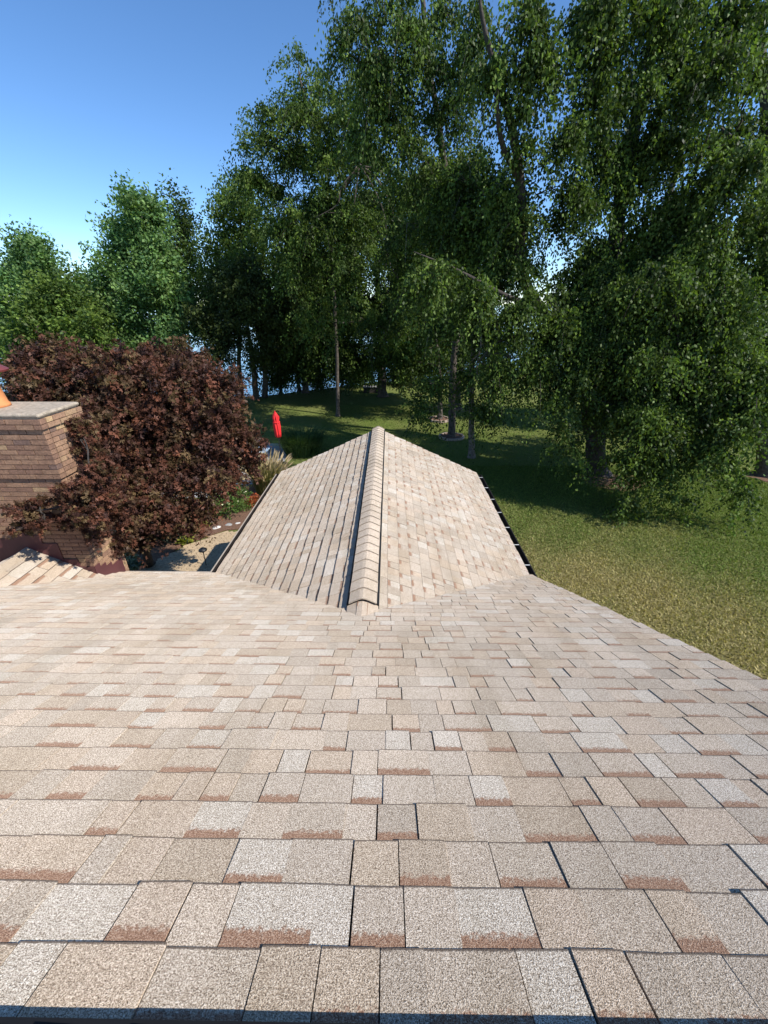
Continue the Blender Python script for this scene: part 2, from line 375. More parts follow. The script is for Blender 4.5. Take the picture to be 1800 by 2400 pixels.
TINTS = [((1.0, 0.985, 0.965), 5), ((1.05, 1.02, 0.985), 4), ((0.95, 0.93, 0.90), 4), ((1.03, 0.97, 0.90), 3), ((0.93, 0.88, 0.81), 2), ((1.09, 1.12, 1.14), 3), ((1.01, 0.955, 0.90), 2), ((0.88, 0.86, 0.83), 1)]
TC = np.array([t[0] for t in TINTS]); TP = np.array([t[1] for t in TINTS], float); TP /= TP.sum()
def field(O, U, S, Nn, a0, a1, ncourse, keep=None, wmin=0.075, wmax=0.215, first=0, band_p=0.5, butt=0.0115, bmax=9):
    """shingle tabs laid in courses; returns corner arrays, uvs, colours"""
    O, U, S, Nn = map(lambda q: np.array(q, float), (O, U, S, Nn)); out = []
    for k in range(first, ncourse):
        lo, hi = (a0, a1) if not callable(a0) else a0(k)
        hi = hi + rng.uniform(-0.008, 0.008); x = lo - rng.uniform(0, 0.15); lift = 0; last = False
        while x < hi - 0.02:
            w = rng.choice([rng.uniform(wmin, wmin * 1.7), rng.uniform(wmin * 1.5, wmax)], p=[0.4, 0.6]); x2 = min(x + w, hi)
            if hi - x2 < 0.05: x2 = hi
            gap = rng.choice([0.0005, 0.003, 0.0055], p=[0.36, 0.40, 0.24])
            lift = rng.choice([0.0, 0.0035, 0.0045]); xa, xb = max(x, lo), x2 - gap
            x = x2
            if xb - xa < 0.015: continue
            s0 = k * EXPO + rng.uniform(-0.004, 0.004); s1 = (k + 1) * EXPO + 0.016
            hb = butt + lift + rng.uniform(0, 0.0015); ht = 0.002 + lift
            wob = rng.uniform(-0.0016, 0.0016, 2)
            def P(a, s, h): return O + U * a + S * s + Nn * h
            sm = (s0 + s1) / 2; hm = (hb + ht) / 2
            T = [P(xa, s0, hb + wob[0]), P(xb, s0 + wob[1], hb), P(xb, s1, ht), P(xa, s1, ht)]
            B = [P(xa, s0, -0.003), P(xb, s0 + wob[1], -0.003), P(xb, s1, -0.004), P(xa, s1, -0.004)]
            mid = O + U * (xa + xb) / 2 + S * (k + 0.5) * EXPO
            if keep is not None and not keep(mid, T): continue
            last = (not last) and rng.random() < band_p * 1.5 and xb - xa < bmax
            tint = TC[rng.choice(len(TC), p=TP)] * rng.uniform(0.95, 1.05)
            out.append((T, B, (0.0, (s1 - s0) / EXPO), np.append(tint, 1.0 if last else 0.0), mid))
    return out
PF = [(0, 1, 2, 3), (4, 5, 1, 0), (5, 6, 2, 1), (7, 4, 0, 3), (6, 7, 3, 2)]
def pieces_mesh(name, ps, parent, mat=None):
    v = []; fs = []; uvs = []; cols = []
    for T, B, vv, c, mid in ps:
        k = len(v); v += [tuple(np.array(p) - HO) for p in T + B]; fs += [tuple(k + i for i in q) for q in PF]
        uvl = [(0, vv[0]), (1, vv[0]), (1, vv[1]), (0, vv[1])] * 2
        for q in PF:
            for i in q: uvs.append(uvl[i])
        cols += [tuple(c)] * 8
    me = bpy.data.meshes.new(name); me.from_pydata(v, [], fs)
    at = me.attributes.new('Col', 'FLOAT_COLOR', 'POINT'); at.data.foreach_set('color', np.array(cols, np.float32).ravel())
    u = me.uv_layers.new(name='UVMap'); u.data.foreach_set('uv', np.array(uvs, np.float32).ravel()); me.update()
    return link(name, me, mat or MAT['shingle'], parent)
def px_area(ps):
    r = []
    for T, *_ in ps:
        x, y, zc = topx(np.array(T))
        if zc.min() < 0.1 or x.max() < 0 or x.min() > 1800 or y.max() < 0 or y.min() > 2400: r.append(0); continue
        x = np.clip(x, 0, 1800); y = np.clip(y, 0, 2400)
        r.append(abs(0.5 * np.sum(x * np.roll(y, -1) - y * np.roll(x, -1))))
    return np.array(r)
def lay(ps, parent, nparts=300):
    a = px_area(ps); order = np.argsort(-a); own = [i for i in order[:nparts] if a[i] > 30]
    s = set(own)
    for i in own: pieces_mesh('shingle', [ps[i]], parent)
    rest = [p for i, p in enumerate(ps) if i not in s]
    if rest: tag(pieces_mesh('shingle_field', rest, parent), kind='stuff')

# main roof slope that falls away from the camera
def keep_main(mid, T):
    X, Y, Z = mid
    if AXL + 0.35 < X < AXR - 0.35:      # hidden under the wing roof
        zw = EZ + (X - AXL) * math.tan(AS) if X < AXM else EZ + (AXR - X) * math.tan(AS2)
        if Z < zw - 0.12: return False
    if -5.55 < X < -4.05 and Y > 4.75: return False
    return True
NC = int(round((TE - TR) / EXPO))
main_ps = field(roofP(0, TE - 0.02), (1, 0, 0), (0, -CA, SA), (0, SA, CA), -8.2, XR + 0.01, NC, keep_main)
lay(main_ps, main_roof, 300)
# the slope behind the camera
back_ps = field((0, WY0, EZ), (1, 0, 0), (0, CA, SA), (0, -SA, CA), -4.0, XR + 0.01, NC)
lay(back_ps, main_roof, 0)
# wing slopes
NCW = int(round(math.hypot(AXM - AXL, AZR - EZ) / EXPO))
def main_z(Y): return RZ - (Y - RY) * math.tan(AL)
def keep_w(mid, T): return all(p[2] > main_z(p[1]) - 0.10 for p in T) or mid[2] > main_z(mid[1]) - 0.05
SLn = np.array([AXM - AXL, 0, AZR - EZ]); SLn /= np.linalg.norm(SLn)
SRn = np.array([AXM - AXR, 0, AZR - EZ]); SRn /= np.linalg.norm(SRn)
wl = field((AXL, 0, EZ), (0, 1, 0), SLn, NL, 2.6, AYE, NCW, keep_w, 0.08, 0.22, band_p=0.3, butt=0.016)
wr = field((AXR, 0, EZ), (0, 1, 0), SRn, NR, 2.6, AYE, NCW, keep_w, 0.07, 0.19, band_p=0.85, bmax=0.115)
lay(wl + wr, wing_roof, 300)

# ridge vents and their caps
def ridge_vent(parent, y0, y1, xm, zr, slopeL, slopeR, along='Y', x0=None, x1=None):
    pass
def cap_profile(slope, half, lift, n=3):
    """cross-section of a bent cap, from left edge to right edge: (offset, height)"""
    p = []
    for q in np.linspace(-1, 1, 2 * n + 3):
        a = abs(q); x = q * half * math.cos(slope)
        z = -half * math.sin(slope) * (math.sqrt(a * a + 0.03) - math.sqrt(0.03)) / (math.sqrt(1.03) - math.sqrt(0.03)) + lift
        p.append((x, z))
    return p
def cap_piece(y0, y1, h0, h1, half, slope, xm, zr, colour, parent, axis='Y', thick=0.008):
    v = []; 
    for (y, h) in ((y0, h0), (y1, h1)):
        pr = cap_profile(slope, half, h)
        for x, z in pr: v.append((xm + x, y, zr + z))
        for x, z in pr: v.append((xm + x, y, zr + z - thick))
    n = len(pr); fs = []
    for i in range(n - 1):
        fs.append((i, i + 1, 2 * n + i + 1, 2 * n + i))
        fs.append((n + i + 1, n + i, 3 * n + i, 3 * n + i + 1))
        fs.append((n + i, n + i + 1, i + 1, i)); fs.append((2 * n + i, 2 * n + i + 1, 3 * n + i + 1, 3 * n + i))
    fs.append((0, 2 * n, 3 * n, n)); fs.append((n - 1, 2 * n - 1, 4 * n - 1, 3 * n - 1))
    if axis == 'X': v = [(p[1], p[0], p[2]) for p in v]; fs = [tuple(reversed(q)) for q in fs]
    v = [tuple(np.array(p) - HO) for p in v]
    me = bpy.data.meshes.new('ridge_cap'); me.from_pydata(v, [], fs)
    at = me.attributes.new('Col', 'FLOAT_COLOR', 'POINT'); at.data.foreach_set('color', np.array([(*colour, 0)] * len(v), np.float32).ravel())
    me.uv_layers.new(name='UVMap'); me.update()
    return link('ridge_cap', me, MAT['shingle'], parent)
def vent_body(y0, y1, half, slope, xm, zr, axis='Y'):
    mb = MB(); pr0 = cap_profile(slope, half - 0.012, 0.058); pr1 = cap_profile(slope, half - 0.012, 0.0)
    poly = [(xm + x, y0, zr + z) for x, z in pr0] + [(xm + x, y0, zr + z) for x, z in reversed(pr1)]
    if axis == 'X': poly = [(p[1], p[0], p[2]) for p in poly]; vec = (y1 - y0, 0, 0)
    else: vec = (0, y1 - y0, 0)
    return mb.prism(poly, vec)
asl = (AS + AS2) / 2
hp(vent_body(3.04, AYE - 0.02, 0.180, asl, AXM, AZR), 'ridge_vent', MAT['vent'], wing_roof)
y = 3.02; CE = 0.168
while y < AYE - 0.03:
    tint = np.array([1.06, 1.02, 0.97]) * rng.uniform(0.95, 1.05)
    cap_piece(y, min(y + CE * 1.25, AYE + 0.01), 0.075 + rng.uniform(0, 0.003), 0.062, 0.146 + rng.uniform(-0.002, 0.002), asl, AXM, AZR, tint, wing_roof); y += CE * rng.uniform(0.97, 1.03)
cap_piece(2.66, 3.30, 0.040, 0.036, 0.160, asl, AXM, AZR, (1.05, 1.0, 0.95), wing_roof)
# main ridge
hp(vent_body(-4.5, XR - 0.02, 0.176, AL, RY, RZ, 'X'), 'ridge_vent', MAT['vent'], main_roof)
x = -1.6
while x < XR:
    cap_piece(x, min(x + CE * 1.25, XR + 0.01), 0.076, 0.062, 0.148, AL, RY, RZ, np.array([1.05, 1.01, 0.96]) * rng.uniform(0.94, 1.05), main_roof, 'X'); x += CE
# gutters
def gutter(x, sgn, y0, y1, mat, lipmat):
    g = MB(); z = EZ - 0.035; w = 0.115 * sgn; th = 0.006 * sgn
    prof = [(x, z), (x, z - 0.09), (x + w * 0.75, z - 0.09), (x + w, z - 0.02), (x + w, z), (x + w - th, z), (x + w - th, z - 0.018), (x + w * 0.72, z - 0.082), (x + th, z - 0.082), (x + th, z)]
    poly = [(a, y0, b) for a, b in prof]
    if sgn < 0: poly = poly[::-1]
    g.prism(poly, (0, y1 - y0, 0))
    o = hp(g, 'gutter', mat)
    rel(MB().box((min(x + w - th * 1.6, x + w + th), y0, z - 0.004), (max(x + w - th * 1.6, x + w + th), y1, z + 0.006)).build('lip', lipmat, o), HO)
    for e in (y0, y1):
        rel(MB().box((min(x, x + w), e - 0.004, z - 0.092), (max(x, x + w), e + 0.004, z + 0.002)).build('end_cap', mat, o), HO)
    return o
gr = gutter(AXR + 0.005, 1, EY - 0.06, AYE - 0.05, MAT['gutter_dark'], MAT['gutter_dark'])
for i in range(7):
    yy = 5.3 + i * 0.6
    rel(MB().box((AXR + 0.0, yy, EZ - 0.034), (AXR + 0.112, yy + 0.011, EZ - 0.028)).build('hanger', MAT['white'], gr), HO)
rel(MB().tube([(AXR + 0.075, EY - 0.06, EZ - 0.08), (AXR + 0.085, EY - 0.04, EZ - 0.2), (AXR + 0.02, EY + 0.02, EZ - 0.45), (AXR - 0.2, EY + 0.02, EZ - 0.62), (AXR - 0.2, EY + 0.02, 0.1)], [0.05, 0.05, 0.045, 0.045, 0.045], 8).build('downspout', MAT['gutter_dark'], gr), HO)
gl = gutter(AXL - 0.005, -1, EY - 0.02, AYE - 0.05, MAT['gutter_dark'], MAT['gutter_tan'])
g2 = MB().box((-4.0 + 0.02, EY + 0.005, EZ - 0.13), (AXL - 0.14, EY + 0.11, EZ - 0.05)); hp(g2, 'gutter', MAT['gutter_tan'])
hp(MB().prism([(AXL, AYE - 0.02, EZ - 0.09), (AXM, AYE - 0.02, AZR - 0.09), (AXR, AYE - 0.02, EZ - 0.09), (AXR, AYE - 0.02, EZ - 0.24), (AXM, AYE - 0.02, AZR - 0.24), (AXL, AYE - 0.02, EZ - 0.24)], (0, 0.03, 0)), 'bargeboard', MAT['fascia'])

# ------------------------------------------------------------------ chimney with its cricket roof and flashing
CX0, CX1, CY0, CY1, CZT = -5.60, -4.0, 4.60, 5.20, 5.16
chim = hp(MB().box((CX0 + 0.016, CY0 + 0.016, 1.9), (CX1 - 0.016, CY1 - 0.016, CZT - 0.01)), 'chimney', MAT['mortar'])
tag(chim, 'tall tan and brown brick chimney with a weathered cap')
hp(MB().box((CX0 - 0.015, CY0 - 0.02, CZT - 0.02), (CX1 + 0.015, CY1 + 0.02, CZT - 0.0)), 'cap_bed', MAT['mortar'], chim)
# rough cap
cv = MB().box((CX0 - 0.07, CY0 - 0.05, CZT), (CX1 + 0.055, CY1 + 0.04, CZT + 0.045)); hp(cv, 'cap_slab', MAT['cap'], chim, bevel=0.02)
BC = 1.15 * np.array([(0.25, 0.145, 0.092), (0.275, 0.163, 0.102), (0.215, 0.122, 0.080), (0.30, 0.19, 0.112), (0.17, 0.105, 0.080), (0.36, 0.24, 0.135)])
CH = 0.0612
def brick_box(a, b, col):
    a = np.array(a); b = np.array(b); j = rng.uniform(-0.0015, 0.0015, 3)
    v = [(x, y, z) for z in (a[2], b[2]) for x, y in ((a[0], a[1]), (b[0], a[1]), (b[0], b[1]), (a[0], b[1]))]
    v = [tuple(np.array(p) + rng.uniform(-0.0012, 0.0012, 3) - HO) for p in v]
    return v, [(0, 3, 2, 1), (4, 5, 6, 7), (0, 1, 5, 4), (1, 2, 6, 5), (2, 3, 7, 6), (3, 0, 4, 7)], col
bricks = []
rows = int((CZT - 0.02 - 2.45) / CH)
for i in range(rows):
    zt = CZT - 0.02 - i * CH; zb = zt - CH + 0.0085
    pr = 0.052 if i < 2 else (0.026 if i < 12 else 0.0)
    bl = 0.205; off = (i % 2) * bl / 2
    rowtone = rng.uniform(0.96, 1.05)
    x = CX1 + pr; first = True
    while x > CX0 - pr + 0.02:          # near face, from the corner leftwards
        L = bl if not (first and i % 2) else bl / 2
        x0 = max(x - L + 0.009, CX0 - pr); 
        c = BC[rng.choice(6, p=[.36, .3, .2, .06, .05, .03])] * rowtone
        bricks.append((brick_box((x0, CY0 - pr, zb), (x, CY0 - pr + 0.09, zt), c), (x0 + x) / 2, 'n')); x -= L; first = False
    y = CY0 - pr + (0.1 if i % 2 == 0 else 0.0985) ; first = True
    while y < CY1 + pr - 0.02:          # face towards the wing
        L = bl if not (first and i % 2 == 0) else bl / 2
        y1 = min(y + L - 0.009, CY1 + pr)
        c = BC[rng.choice(6, p=[.25, .32, .1, .2, .02, .11])] * rowtone * np.array([1.1, 1.12, 1.1])  # bricks tinted lighter on this face, painting in its sunnier side
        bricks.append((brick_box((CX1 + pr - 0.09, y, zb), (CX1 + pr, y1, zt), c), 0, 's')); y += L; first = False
def brick_mesh(items, name):
    v = []; fs = []; cols = []
    for (bv, bf, bc) in items:
        k = len(v); v += bv; fs += [tuple(k + i for i in q) for q in bf]; cols += [(*bc, 1)] * 8
    me = bpy.data.meshes.new(name); me.from_pydata(v, [], fs)
    at = me.attributes.new('Col', 'FLOAT_COLOR', 'POINT'); at.data.foreach_set('color', np.array(cols, np.float32).ravel()); me.update()
    return link(name, me, MAT['brick'], chim)
rest = []; nb = 0
for b, xm, face in bricks:
    z = np.mean([p[2] for p in b[0]])
    if (face == 's' or xm > -5.0) and z > 2.75 and nb < 300: brick_mesh([b], 'brick'); nb += 1
    else: rest.append(b)
tag(brick_mesh(rest, 'brick_field'), kind='stuff')
# cricket
KX, KZ = -4.80, 3.41
kslope = math.atan2(KZ - 2.99, CX1 - KX + 0.02)
ky0 = RY + (RZ - KZ) / math.tan(AL)
kz_e = KZ - 0.85 * math.tan(kslope); ky_e = RY + (RZ - kz_e) / math.tan(AL)
cr = MB().add([(KX, ky0, KZ - 0.006), (KX, CY0, KZ - 0.006), (KX + 0.85, CY0, kz_e - 0.006), (KX - 0.85, CY0, kz_e - 0.006), (KX, CY0, kz_e - 0.3)], [(0, 2, 1), (0, 1, 3), (0, 3, 4), (0, 4, 2), (1, 2, 4), (1, 4, 3)])
cricket = hp(cr, 'cricket_roof', MAT['asphalt_edge'])
nk = int(math.hypot(0.85, KZ - kz_e) / EXPO) + 1
kl = math.hypot(0.85, KZ - kz_e); e2 = EXPO
def keep_k(mid, T): return max(p[2] - main_z(p[1]) for p in T) > -0.015
SK = np.array([-0.85, 0, KZ - kz_e]) / kl; NK = np.array([KZ - kz_e, 0, 0.85]) / kl
o_r = np.array([KX, 0, KZ]) - SK * nk * EXPO
SK2 = SK * np.array([-1, 1, 1]); NK2 = NK * np.array([-1, 1, 1]); o_l = np.array([KX, 0, KZ]) - SK2 * nk * EXPO
ck = field(o_r, (0, 1, 0), SK, NK, ky0 - 0.1, CY0 + 0.01, nk, keep_k, wmin=0.14, wmax=0.32) + field(o_l, (0, 1, 0), SK2, NK2, ky0 - 0.1, CY0 + 0.01, nk, keep_k, wmin=0.14, wmax=0.32)
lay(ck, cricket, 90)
cap_piece(ky0 - 0.02, CY0, 0.016, 0.018, 0.10, kslope, KX, KZ, (1.05, 1.02, 0.98), cricket)
# stepped maroon flashing on the face towards the camera and on the flank
fl = MB(); step = 0.19
def crz(X): return KZ - abs(X - KX) * math.tan(kslope)
xx = CX1 + 0.006
while xx > CX0:
    x0 = max(xx - step, CX0)
    near = xx > CX1 - 0.36
    top = (crz((x0 + xx) / 2) + (0.10 if near else 0.27)); top = CZT - 0.02 - round((CZT - 0.02 - top) / CH) * CH
    fl.box((x0, CY0 - 0.014, 2.4), (xx, CY0 - 0.003, top)); xx = x0
hp(fl, 'flashing', MAT['flash'], chim)
fl = MB(); yy = CY0 - 0.014; st = 0.105
while yy < CY1 - 0.11:
    top = main_z(yy + st / 2) + 0.20; top = CZT - 0.02 - round((CZT - 0.02 - top) / CH) * CH
    fl.box((CX1 + 0.003, yy, 2.3), (CX1 + 0.013, yy + st, top)); yy += st
hp(fl, 'flashing', MAT['flash'], chim)
# clay pot and its rain cap
pc = (-4.81, 4.92, CZT + 0.044)
hp(MB().lathe(pc, [(0.21, 0), (0.205, 0.03), (0.19, 0.05), (0.165, 0.27), (0.18, 0.28), (0.18, 0.31), (0.13, 0.31), (0.13, 0.2)], 24), 'chimney_pot', MAT['terracotta'], chim, smooth=True)
rc = hp(MB().lathe(pc, [(0.31, 0.40), (0.315, 0.42), (0.15, 0.53), (0.02, 0.56)], 24), 'rain_cap', MAT['redcap'], chim)
for a in (0.5, 2.6, 4.7):
    px_, py_ = pc[0] + 0.16 * math.cos(a), pc[1] + 0.16 * math.sin(a)
    hp(MB().box((px_ - 0.01, py_ - 0.01, pc[2] + 0.28), (px_ + 0.01, py_ + 0.01, pc[2] + 0.45)), 'cap_stay', MAT['redcap'], chim)

# ------------------------------------------------------------------ trees and plants
def mass(px, py, Y, rx, ry, n, ryd=None, sl=1.0):
    """a clump of foliage seen at (px, py) in the picture, standing Y metres off; radii in picture pixels"""
    c = atY(px, py, Y); _, _, zc = topx(c); a = rx / FPX * zc; b = ry / FPX * zc
    return (c, np.array([a, ryd if ryd else a, b]), n, sl)
def clumps(masses):
    out = []
    for c, r, n, sl in masses:
        if n < 40: out.append((c, r, n, sl)); continue
        k = int(np.clip(n // 24, 3, 10))
        for _ in range(k):
            u = unit(rng.normal(size=3)); q = c + u * r * (rng.random() ** 0.5) * 0.92
            out.append((q, r * rng.uniform(0.22, 0.5) * np.array([1, 1, 0.85]), max(6, int(n / k * rng.uniform(0.6, 1.4))), sl))
    return out
def catmull(pts, m=4):
    P = [np.array(p, float) for p in pts]; P = [2 * P[0] - P[1]] + P + [2 * P[-1] - P[-2]]; out = []
    for i in range(1, len(P) - 2):
        for t in np.linspace(0, 1, m, endpoint=False):
            a, b, c, d_ = P[i - 1], P[i], P[i + 1], P[i + 2]
            out.append(0.5 * (2 * b + (c - a) * t + (2 * a - 5 * b + 4 * c - d_) * t * t + (3 * b - a - 3 * c + d_) * t ** 3))
    out.append(P[-2]); return out
def leaves_of(masses, L, Wd, col, droop, slen, per, spread, up=0.0, vary=0.35, palm=False, hang=0.75, light=None, shell=0.55):
    V = []; C = []; tips = []
    for c, r, n, sl in masses:
        u = unit(rng.normal(size=(n, 3))); rad = rng.random(n) ** shell
        st = c + u * r * rad[:, None]
        out = unit(u * np.array([1, 1, 0.6]) + rng.normal(size=(n, 3)) * 0.6 + np.array([0, 0, up]))
        ln = slen * sl * rng.uniform(0.5, 1.3, n)
        t = (np.arange(per) + rng.random((n, per))) / per
        p = st[:, None, :] + out[:, None, :] * (ln[:, None] * t)[..., None]
        p[..., 2] -= droop * ln[:, None] * t ** 2
        p += rng.normal(size=p.shape) * spread * sl
        base = np.array(col)[rng.integers(0, len(col), n)] * rng.uniform(1 - vary, 1 + vary, n)[:, None]
        cc = base[:, None, :] * rng.uniform(0.75, 1.3, (n, per))[..., None]
        p = p.reshape(-1, 3); cc = cc.reshape(-1, 3); m = len(p)
        A = unit(rng.normal(size=(m, 3)) * np.array([1, 1, 0.8]) + np.array([0, 0, -1.6 * hang]) + np.repeat(out, per, 0) * 0.5)
        S = unit(np.cross(A, rng.normal(size=(m, 3))))
        l = L * sl ** 0.5 * rng.uniform(0.65, 1.3, m)[:, None]; w = Wd * sl ** 0.5 * rng.uniform(0.7, 1.25, m)[:, None]
        if not palm:
            V.append(np.stack([p, p + A * l * 0.42 + S * w * 0.5, p + A * l, p + A * l * 0.48 - S * w * 0.5], 1)); C.append(cc)
        else:
            for ang in (-0.85, 0.0, 0.85):
                B = A * math.cos(ang) + S * math.sin(ang); Q = S * math.cos(ang) - A * math.sin(ang); k = 1.0 if ang == 0 else 0.82
                V.append(np.stack([p, p + B * l * k * 0.5 + Q * w * 0.22, p + B * l * k, p + B * l * k * 0.5 - Q * w * 0.22], 1)); C.append(cc)
        tips.append((st, out, ln))
    return np.concatenate(V), np.concatenate(C), tips
def wavy(a, b, n=5, amp=0.06, sag=0.0):
    a = np.array(a, float); b = np.array(b, float); L = np.linalg.norm(b - a); pts = []
    for i in range(n + 1):
        t = i / n; p = a + (b - a) * t
        if 0 < i < n: p = p + rng.normal(size=3) * amp * L * 0.5
        p[2] += sag * L * math.sin(math.pi * t); pts.append(p)
    return pts
def tree(name, label, trunk, r0, masses, limbs=(), L=0.12, Wd=0.07, col=((0.05, 0.085, 0.02),), droop=0.6, slen=0.9, per=26, spread=0.09, up=0.0,
         cat='tree', group=None, bark='bark', palm=False, leafmat='leaf', twigs=5, hang=0.75, vary=0.35, strandtwig=0.0, rtop=0.35, shell=0.55):
    base = np.array(trunk[0], float); base[2] = ground_z(base[0], base[1]) - 0.05
    root = empty(name, tuple(base)); tag(root, label, cat, group)
    mb = MB(); T = catmull(trunk, 4); n = len(T)
    rad = [r0 * (1 - (1 - rtop) * i / (n - 1)) for i in range(n)]
    T = [p + rng.normal(size=3) * r0 * 0.10 * (0 < i) for i, p in enumerate(T)]
    fl_ = [np.array(T[0]) + np.array([0, 0, -0.1])] + [T[0] + (T[1] - T[0]) * q for q in (0.12, 0.3, 0.55)] + T[1:]
    mb.tube(fl_, [r0 * 1.7, r0 * 1.28, r0 * 1.1, r0 * 1.02] + rad[1:], 10)
    skel = [(p, r) for p, r in zip(T[2:], rad[2:])]
    for pts, ra, rb in limbs:
        q = catmull(pts, 4); rr = [ra + (rb - ra) * i / (len(q) - 1) for i in range(len(q))]
        mb.tube(q, rr, 7); skel += list(zip(q[1:], rr[1:]))
    masses = clumps(masses)
    V, C, tips = leaves_of(masses, L, Wd, col, droop, slen, per, spread, up, vary, palm, hang, shell=shell)
    for (c, r, nn, _s), (st, out, ln) in zip(masses, tips):
        P = np.array([s[0] for s in skel]); low = c - np.array([0, 0, r[2] * 0.3])
        dd = np.linalg.norm(P - low, axis=1) + np.clip(P[:, 2] - c[2], 0, None) * 1.5
        k = int(np.argmin(dd)); a, ra = skel[k]; ra = min(ra * 0.7, 0.015 + 0.012 * np.linalg.norm(c - a)); ra = max(ra, 0.012)
        w = wavy(a, c, 5, 0.09, 0.04); rl = list(np.linspace(ra, ra * 0.35, 6)); mb.tube(w, rl, 6); skel += list(zip(w[2:], rl[2:]))
        for q in range(min(twigs, nn)):
            s = st[q]; w2 = wavy(w[2 + q % 4], s, 3, 0.08, 0.04); mb.tube(w2, list(np.linspace(ra * 0.4, 0.008, 4)), 4, False)
        if strandtwig:
            for q in range(int(nn * strandtwig)):
                t = np.linspace(0, 1, 4); pp = st[q] + out[q] * (ln[q] * t)[:, None]; pp[:, 2] -= droop * ln[q] * t ** 2
                mb.tube(list(pp), [0.012, 0.009, 0.006, 0.003], 3, False)
    rel(mb.build('trunk', MAT[bark], root, smooth=True), base)
    quads_mesh('crown', V, C, MAT[leafmat], root, 4, base)
    return root
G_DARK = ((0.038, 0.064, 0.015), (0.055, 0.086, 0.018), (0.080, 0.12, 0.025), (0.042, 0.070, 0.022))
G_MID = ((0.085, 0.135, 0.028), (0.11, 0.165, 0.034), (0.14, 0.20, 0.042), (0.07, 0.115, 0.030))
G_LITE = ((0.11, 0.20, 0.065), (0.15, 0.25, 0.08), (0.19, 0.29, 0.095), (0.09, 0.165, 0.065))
def pts(l): return [atY(*p) for p in l]
def gpt(x, y): p = onground(x, y); p[2] = 0; return p

# the great maple on the sunny lawn
b = gpt(1400, 1110)
F_tr = [b, atY(1390, 1000, 16.1), atY(1378, 880, 16.0), atY(1400, 740, 16.3), atY(1440, 560, 16.8), atY(1480, 330, 17.2), atY(1530, 100, 17.5), atY(1550, -120, 17.5)]
F_l = [(pts([(1382, 900, 16.0), (1320, 800, 15.8), (1225, 650, 15.5), (1222, 460, 15.2), (1200, 300, 15), (1160, 160, 15), (1130, 40, 15), (1120, -60, 15)]), 0.24, 0.02),
       (pts([(1300, 740, 15.7), (1190, 695, 14.6), (1070, 632, 13.8), (970, 590, 13.2)]), 0.10, 0.01),
       (pts([(1330, 830, 15.8), (1250, 785, 15.2), (1170, 800, 14.8), (1120, 850, 14.5)]), 0.12, 0.03),
       (pts([(1222, 430, 15.2), (1175, 330, 14.6), (1165, 200, 14.2), (1172, 90, 14.2)]), 0.10, 0.012),
       (pts([(1385, 880, 16), (1500, 850, 14.8), (1600, 830, 13.4), (1690, 880, 12.6)]), 0.17, 0.04),
       (pts([(1400, 740, 16.3), (1530, 600, 15.5), (1620, 420, 15), (1680, 260, 14.8)]), 0.16, 0.02),
       (pts([(1500, 850, 14.8), (1480, 950, 13.4), (1470, 1060, 12.4)]), 0.08, 0.02)]
F_m = [mass(*a[:5], int(a[5] * (0.8 if a[1] < 480 else 1.1))) for a in [(1190, 560, 15.5, 50, 60, 120), (1180, 450, 15.4, 50, 50, 100), (1180, 130, 14.4, 40, 60, 70), (1230, 40, 14.4, 50, 40, 70), (1205, 640, 15.2, 40, 40, 80),
    (1480, 690, 14.5, 130, 90, 380), (1640, 690, 14.5, 120, 100, 380), (1400, 620, 15.5, 80, 90, 160), (1560, 520, 15.5, 120, 90, 260),
    (1330, 720, 15, 80, 60, 150), (1400, 810, 14.4, 110, 60, 300), (1540, 860, 13.6, 120, 80, 420), (1690, 850, 13.2, 110, 90, 420), (1500, 930, 14.6, 70, 50, 160), (1600, 920, 14.6, 110, 60, 280), (1500, 760, 17, 150, 90, 420), (1290, 860, 14.2, 80, 60, 130),
    (1500, 950, 13.0, 60, 40, 100), (1580, 990, 12.6, 80, 50, 130), (1690, 960, 12.4, 90, 60, 160), (1335, 930, 13.6, 30, 60, 70), (1335, 1030, 13.2, 16, 40, 26),
    (1490, 1080, 12.4, 45, 40, 56), (1540, 1100, 12.0, 60, 35, 60), (1650, 1080, 11.8, 60, 40, 60), (1465, 1190, 11.9, 18, 45, 22), (1740, 1140, 11.6, 25, 30, 22), (1600, 1170, 11.8, 20, 25, 14),
    (1420, 400, 15.5, 90, 90, 200), (1340, 480, 15.2, 70, 60, 110), (1540, 330, 15.8, 110, 90, 240), (1420, 230, 15.5, 90, 80, 180), (1320, 350, 15, 60, 60, 90), (1270, 130, 14.6, 60, 70, 110),
    (1380, 80, 15.2, 90, 70, 190), (1530, 110, 15.8, 100, 80, 220), (1650, 180, 15, 90, 90, 220), (1700, 420, 14.6, 90, 90, 220), (1480, 20, 15.5, 150, 50, 200), (1240, 300, 14.6, 40, 50, 50),
    (1210, 720, 14.4, 70, 50, 100), (1110, 680, 13.6, 60, 50, 80), (1020, 640, 13.2, 60, 40, 70), (1230, 460, 15, 50, 60, 70), (1180, 870, 14.4, 60, 40, 70), (1640, 560, 14.2, 80, 60, 140), (1780, 640, 13.8, 60, 160, 200), (1760, 900, 12.6, 60, 90, 150)]]
tree('maple_tree', 'huge spreading maple with thick forked trunk and low drooping boughs over the sunny lawn', F_tr, 0.40, F_m, F_l, 0.11, 0.068, G_DARK + G_MID[:3], 1.1, 0.85, 40, 0.07, bark='bark_dark', twigs=4, strandtwig=0.10, hang=1.0)
